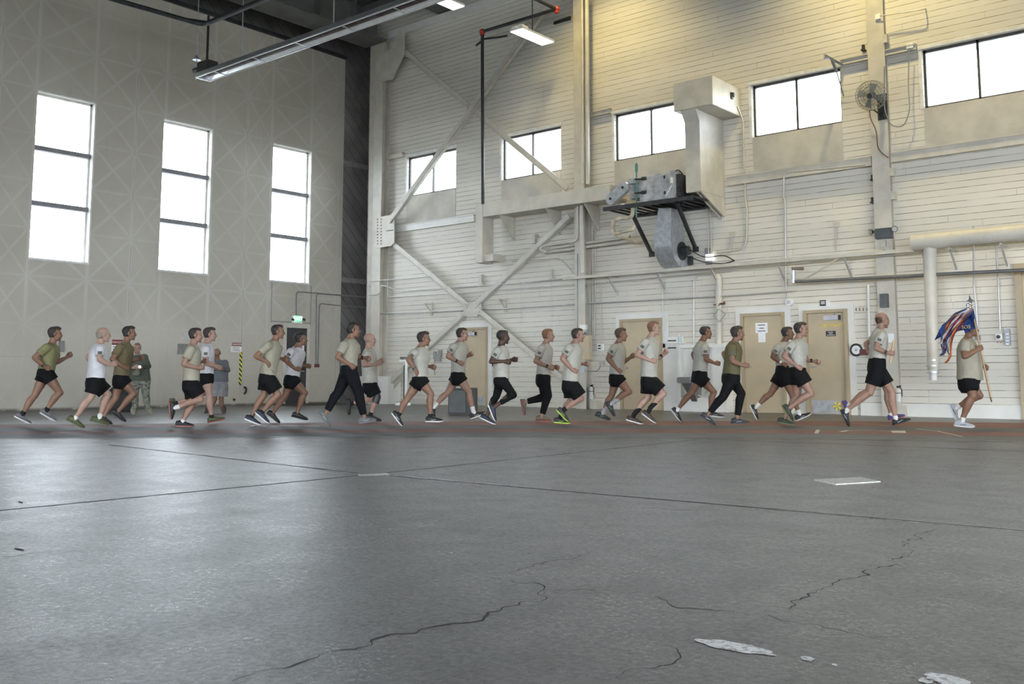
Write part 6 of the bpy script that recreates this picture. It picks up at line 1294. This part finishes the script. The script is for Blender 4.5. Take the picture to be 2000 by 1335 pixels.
 dict(x=1880, gy=838, crop=C7, skin='olive', hair=('black', 'crop'), shirt='sand', short=.50, patch=False, shoe=('silver', 'white', 'black'), sock=('white', .08), group=RG, turn=.15, w=1.10, belly=.045, lw=1.12, aw=1.15, sw=1.0,
  label='person leading the line in a sand t-shirt carrying the blue flag',
  sk=SK('hd=1465,262 nk=1432,340 hip=1440,760 hem=1440,748 shN=1410,410 elN=1405,520 wrN=1520,462 hnN=1565,440 elF=1500,560 wrF=1575,612 hnF=1610,628 knN=1480,905 anN=1385,1125 heN=1305,1195 toN=1500,1215 knF=1545,900 anF=1345,1005 heF=1255,1005 toF=1312,1140')),
 dict(x=275, gy=808.5, crop=(200, 640, 120/890), skin='pale', hair=('ginger', 'short'), shirt='white', front=True, pants=True, lowmat=M_CAMO, fab=None, sleeve=2, topname='jacket', patch=False, shoe=('desert', 'desert', None), fist=True, pw=1.15, cuff=1.0, sl=.27, loose=1.1, w=1.12,
  label='person standing in a dark green jacket and camouflage trousers holding a cap',
  sk=SK('hd=505,300 nk=510,385 hip=545,740 hem=545,770 shN=610,430 shF=420,440 elN=670,555 wrN=570,575 hnN=510,580 elF=370,570 wrF=440,580 hnF=480,565 knN=630,980 anN=660,1180 heN=660,1215 toN=690,1245 knF=470,980 anF=475,1180 heF=475,1215 toF=470,1250')),
 dict(x=424, gy=806.5, crop=C2, skin='tan', hair=('brown', 'ring'), shirt='white', front=True, short=.85, lowcol='grey', sleeve=2, topname='hoodie', patch=False, shoe=('brown', 'brown', None), glasses=True, tilt=-.45, w=1.1, sw=1.15, loose=1.15,
  label='person standing in a grey hoodie and pale grey shorts looking at a phone',
  sk=SK('hd=660,428 nk=668,492 hip=672,735 hem=672,722 shN=745,530 shF=600,530 elN=775,600 wrN=725,590 hnN=695,578 elF=585,610 wrF=630,590 hnF=665,580 knN=705,900 anN=712,1000 heN=712,1030 toN=716,1052 knF=640,900 anF=590,1005 heF=578,1030 toF=562,1052')),
]
PEOPLE[-2]['fab'] = fabric('cloth_field_green', (.075, .085, .065)); PEOPLE[-1]['fab'] = fabric('cloth_hoodie_grey', (.11, .12, .13))
_t0 = _t.time()
for D in PEOPLE: person(D)
print('people', _t.time() - _t0)
# things the people carry and wear -------------------------------------
q = PEOPLE[20]['_']; w_ = q['pt']
p0, p1 = w_((722, 365), .15), w_((687, 578), .15)
mb = MB(); mb.tube([p0, p1], .017, 12); single(mb, 'relay_baton', [mat('pale_wood', (.50, .32, .14), .4)], 'pale wooden baton held upright by the balding jogger', 'baton', smooth=True)
q = PEOPLE[5]['_']; w_ = q['pt']; mb = MB(); mb.tube([w_((1222, 590), .17), w_((1262, 632), .17)], .008, 8); single(mb, 'short_stick', [mat('dull_brown_stick', (.20, .15, .11), .5)], 'short thin stick in the hand of the beige t-shirt jogger', 'stick')
q = PEOPLE[8]['_']; mb = MB(); kn = q['knN']; mb.tube([kn + UZ*.10 - q['bf']*.02, kn + UZ*.02, kn - UZ*.08 - q['bf']*.03], [.072, .068, .064], 16); part(mb, 'knee_brace', [BLK()], q['t'], smooth=True)
q = PEOPLE[11]['_']; w_ = q['pt']; mb = MB(); mb.box(w_((645, 530), .28), w_((660, 560), .25)); part(mb, 'elbow_strap', [BLK()], q['t'])
# cap and cup of the uniformed bystander, phone of the other
q = PEOPLE[23]['_']; w_ = q['pt']; c = w_((490, 655), .30); mb = MB(); mb.ell(c, q['r'], q['n'], UZ, .075, .05, .07, 14, 8); mb.ell(c - UZ*.06 + q['r']*.02, q['r'], q['n'], UZ, .06, .06, .012, 14, 6); single(mb, 'patrol_cap', [M_CAMO], 'camouflage cap held by the uniformed bystander', 'cap', smooth=True)
c = w_((540, 562), .33); mb = MB(); mb.cyl(c, c + q['n']*.03, .030, seg=18); single(mb, 'silver_disc', [mat('bright_silver', (.6, .62, .62), .25, .6)], 'small round silver object in the hand of the uniformed bystander', 'disc')
q = PEOPLE[24]['_']; w_ = q['pt']; c = w_((680, 565), .30); mb = MB(); mb.obox(c, q['r'], (UZ + q['n']*.5).normalized(), (q['n'] - UZ*.5).normalized(), .036, .07, .005); single(mb, 'mobile_phone', [BLK()], 'black mobile phone held by the bystander in the grey hoodie', 'phone', bev=.003)
# flag ----------------------------------------------------------------
q = PEOPLE[22]['_']; w_ = q['pt']; la = .17
top, bot = w_((1478, 70), la), w_((1666, 965), la); tip = w_((1465, 8), la)
mb = MB(); mb.tube([tip, bot.lerp(top, .03)], .014, 12); t = thing('flag_pole', 'wooden flag pole carried slanting by the jogger at the head of the line', 'flag pole', bot)
part(mb, 'shaft', [mat('varnished_pole', (.26, .15, .05), .35, 0, .15, 8)], t, smooth=True)
mb = MB(); mb.tube([bot.lerp(top, .05), bot], [.016, .006], 10); part(mb, 'ferrule', [DKST()], t, smooth=True)
d = (tip - bot).normalized(); r_ = q['r']; mb = MB(); mb.prism([tip + d*.13, tip + d*.06 + r_*.018, tip + d*.02 + r_*.065, tip + d*.035 + r_*.02, tip + d*.0 + r_*.012, tip - r_*.012, tip + d*.035 - r_*.02, tip + d*.02 - r_*.065, tip + d*.06 - r_*.018], q['n']*.015); mb.tube([tip, tip + d*.03], .012, 8); part(mb, 'spearhead', [DKST()], t)
mb = MB(); c = w_((1462, 30), la)
for k in range(7): a = 2*math.pi*k/7; mb.ell(c + r_*.045*math.cos(a) + UZ*.03*math.sin(a), UX, UY, UZ, .022, .022, .022, 8, 6)
part(mb, 'silver_cluster', [mat('bright_silver')], t, smooth=True)
# cloth: grid between outline points in crop pixels
def sheet(mb, up_, lo_, nx, amp, latf, mi=0, th=.004):
    n_ = q['n']; top_, bot_ = [], []
    def samp(P_, s_):
        x = s_*(len(P_)-1); i = min(int(x), len(P_)-2); f = x - i; return (P_[i][0]*(1-f)+P_[i+1][0]*f, P_[i][1]*(1-f)+P_[i+1][1]*f)
    V = []; ny = 10
    for i in range(nx + 1):
        a, b = samp(up_, i/nx), samp(lo_, i/nx)
        for j in range(ny + 1):
            g = j/ny; px = (a[0]*(1-g)+b[0]*g, a[1]*(1-g)+b[1]*g); V.append(w_(px, latf + amp*math.sin(i*.9 + j*.35)*min(1, i/3)))
    m = len(V); F_ = []
    for i in range(nx):
        for j in range(ny): o_ = i*(ny+1)+j; F_.append((o_, o_+1, o_+ny+2, o_+ny+1)); F_.append(tuple(x + m for x in (o_+ny+1, o_+ny+2, o_+1, o_)))
    mb.add(V + [v - n_*th for v in V], F_, mi)
t = thing('guidon_flag', 'blue swallow-tailed flag with yellow letters and many red and white streamers', 'flag', w_((1390, 230), la))
mb = MB(); sheet(mb, [(1490, 62), (1430, 80), (1340, 120), (1260, 165), (1190, 215), (1165, 260), (1112, 366)], [(1528, 250), (1470, 262), (1400, 268), (1330, 280), (1260, 300), (1200, 320), (1112, 368)], 22, .035, la + .01); 
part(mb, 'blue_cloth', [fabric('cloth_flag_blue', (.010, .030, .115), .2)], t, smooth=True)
mb = MB(); sheet(mb, [(1225, 195), (1190, 225), (1170, 255)], [(1215, 300), (1190, 310), (1165, 300)], 4, .02, la + .05); part(mb, 'painted_light_fold', [fabric('cloth_flag_lit_blue', (.02, .10, .38), .2)], t, smooth=True)  # brighter blue paints light onto this fold of the flag cloth
mb = MB(); sheet(mb, [(1400, 262), (1440, 264)], [(1408, 300), (1450, 285)], 4, .0, la + .02); part(mb, 'loose_corner', [MATS['cloth_flag_blue']], t, smooth=True)
dx = (w_((1470, 232), la) - w_((1370, 243), la)); k_ = dx.length
mb = text_mesh('SOS', .072, w_((1418, 240), la + .075), dx, UZ, .004); part(mb, 'yellow_lettering', [mat('flag_gold', (.38, .24, .05), .6)], t)
cols = [('streamer_red', (.22, .02, .02)), ('streamer_maroon', (.10, .02, .035)), ('streamer_white', (.42, .42, .45)), ('streamer_navy', (.03, .04, .10)), ('streamer_orange', (.42, .11, .02)), ('streamer_slate', (.12, .13, .18))]
paths = [[(1420, 65), (1330, 120), (1250, 220), (1205, 330), (1200, 420), (1215, 490)], [(1430, 70), (1350, 130), (1270, 230), (1225, 340), (1230, 440), (1205, 490), (1165, 512)], [(1440, 72), (1370, 150), (1300, 250), (1250, 340), (1235, 430), (1215, 480)],
 [(1425, 62), (1310, 110), (1215, 215), (1180, 340), (1180, 420), (1205, 485)], [(1470, 70), (1400, 150), (1320, 240), (1280, 330), (1265, 420), (1270, 500), (1245, 560), (1215, 585)], [(1460, 70), (1390, 140), (1310, 220), (1262, 320), (1240, 400), (1240, 480), (1268, 530)],
 [(1445, 68), (1340, 160), (1250, 280), (1215, 380), (1195, 450)], [(1480, 72), (1420, 160), (1350, 250), (1300, 300), (1275, 380), (1268, 470)], [(1450, 66), (1360, 110), (1290, 190), (1235, 280), (1190, 350), (1175, 400)], [(1475, 75), (1380, 190), (1290, 280), (1230, 350), (1225, 450), (1180, 510)], [(1435, 64), (1300, 130), (1225, 240), (1205, 320)], [(1465, 74), (1345, 200), (1265, 300), (1205, 400), (1195, 480), (1200, 510)]]
for i, P_ in enumerate(paths):
    a_ = [(x - 8, y - 5) for x, y in P_]; b_ = [(x + 10, y + 6) for x, y in P_]
    mb = MB(); sheet(mb, a_, b_, 22, .02, la + .06 + .012*(i % 5), 0, .002); nm, cl = cols[i % 6]; part(mb, 'streamer', [mat(nm, cl, .5, 0, .15, 20)], t, smooth=True)
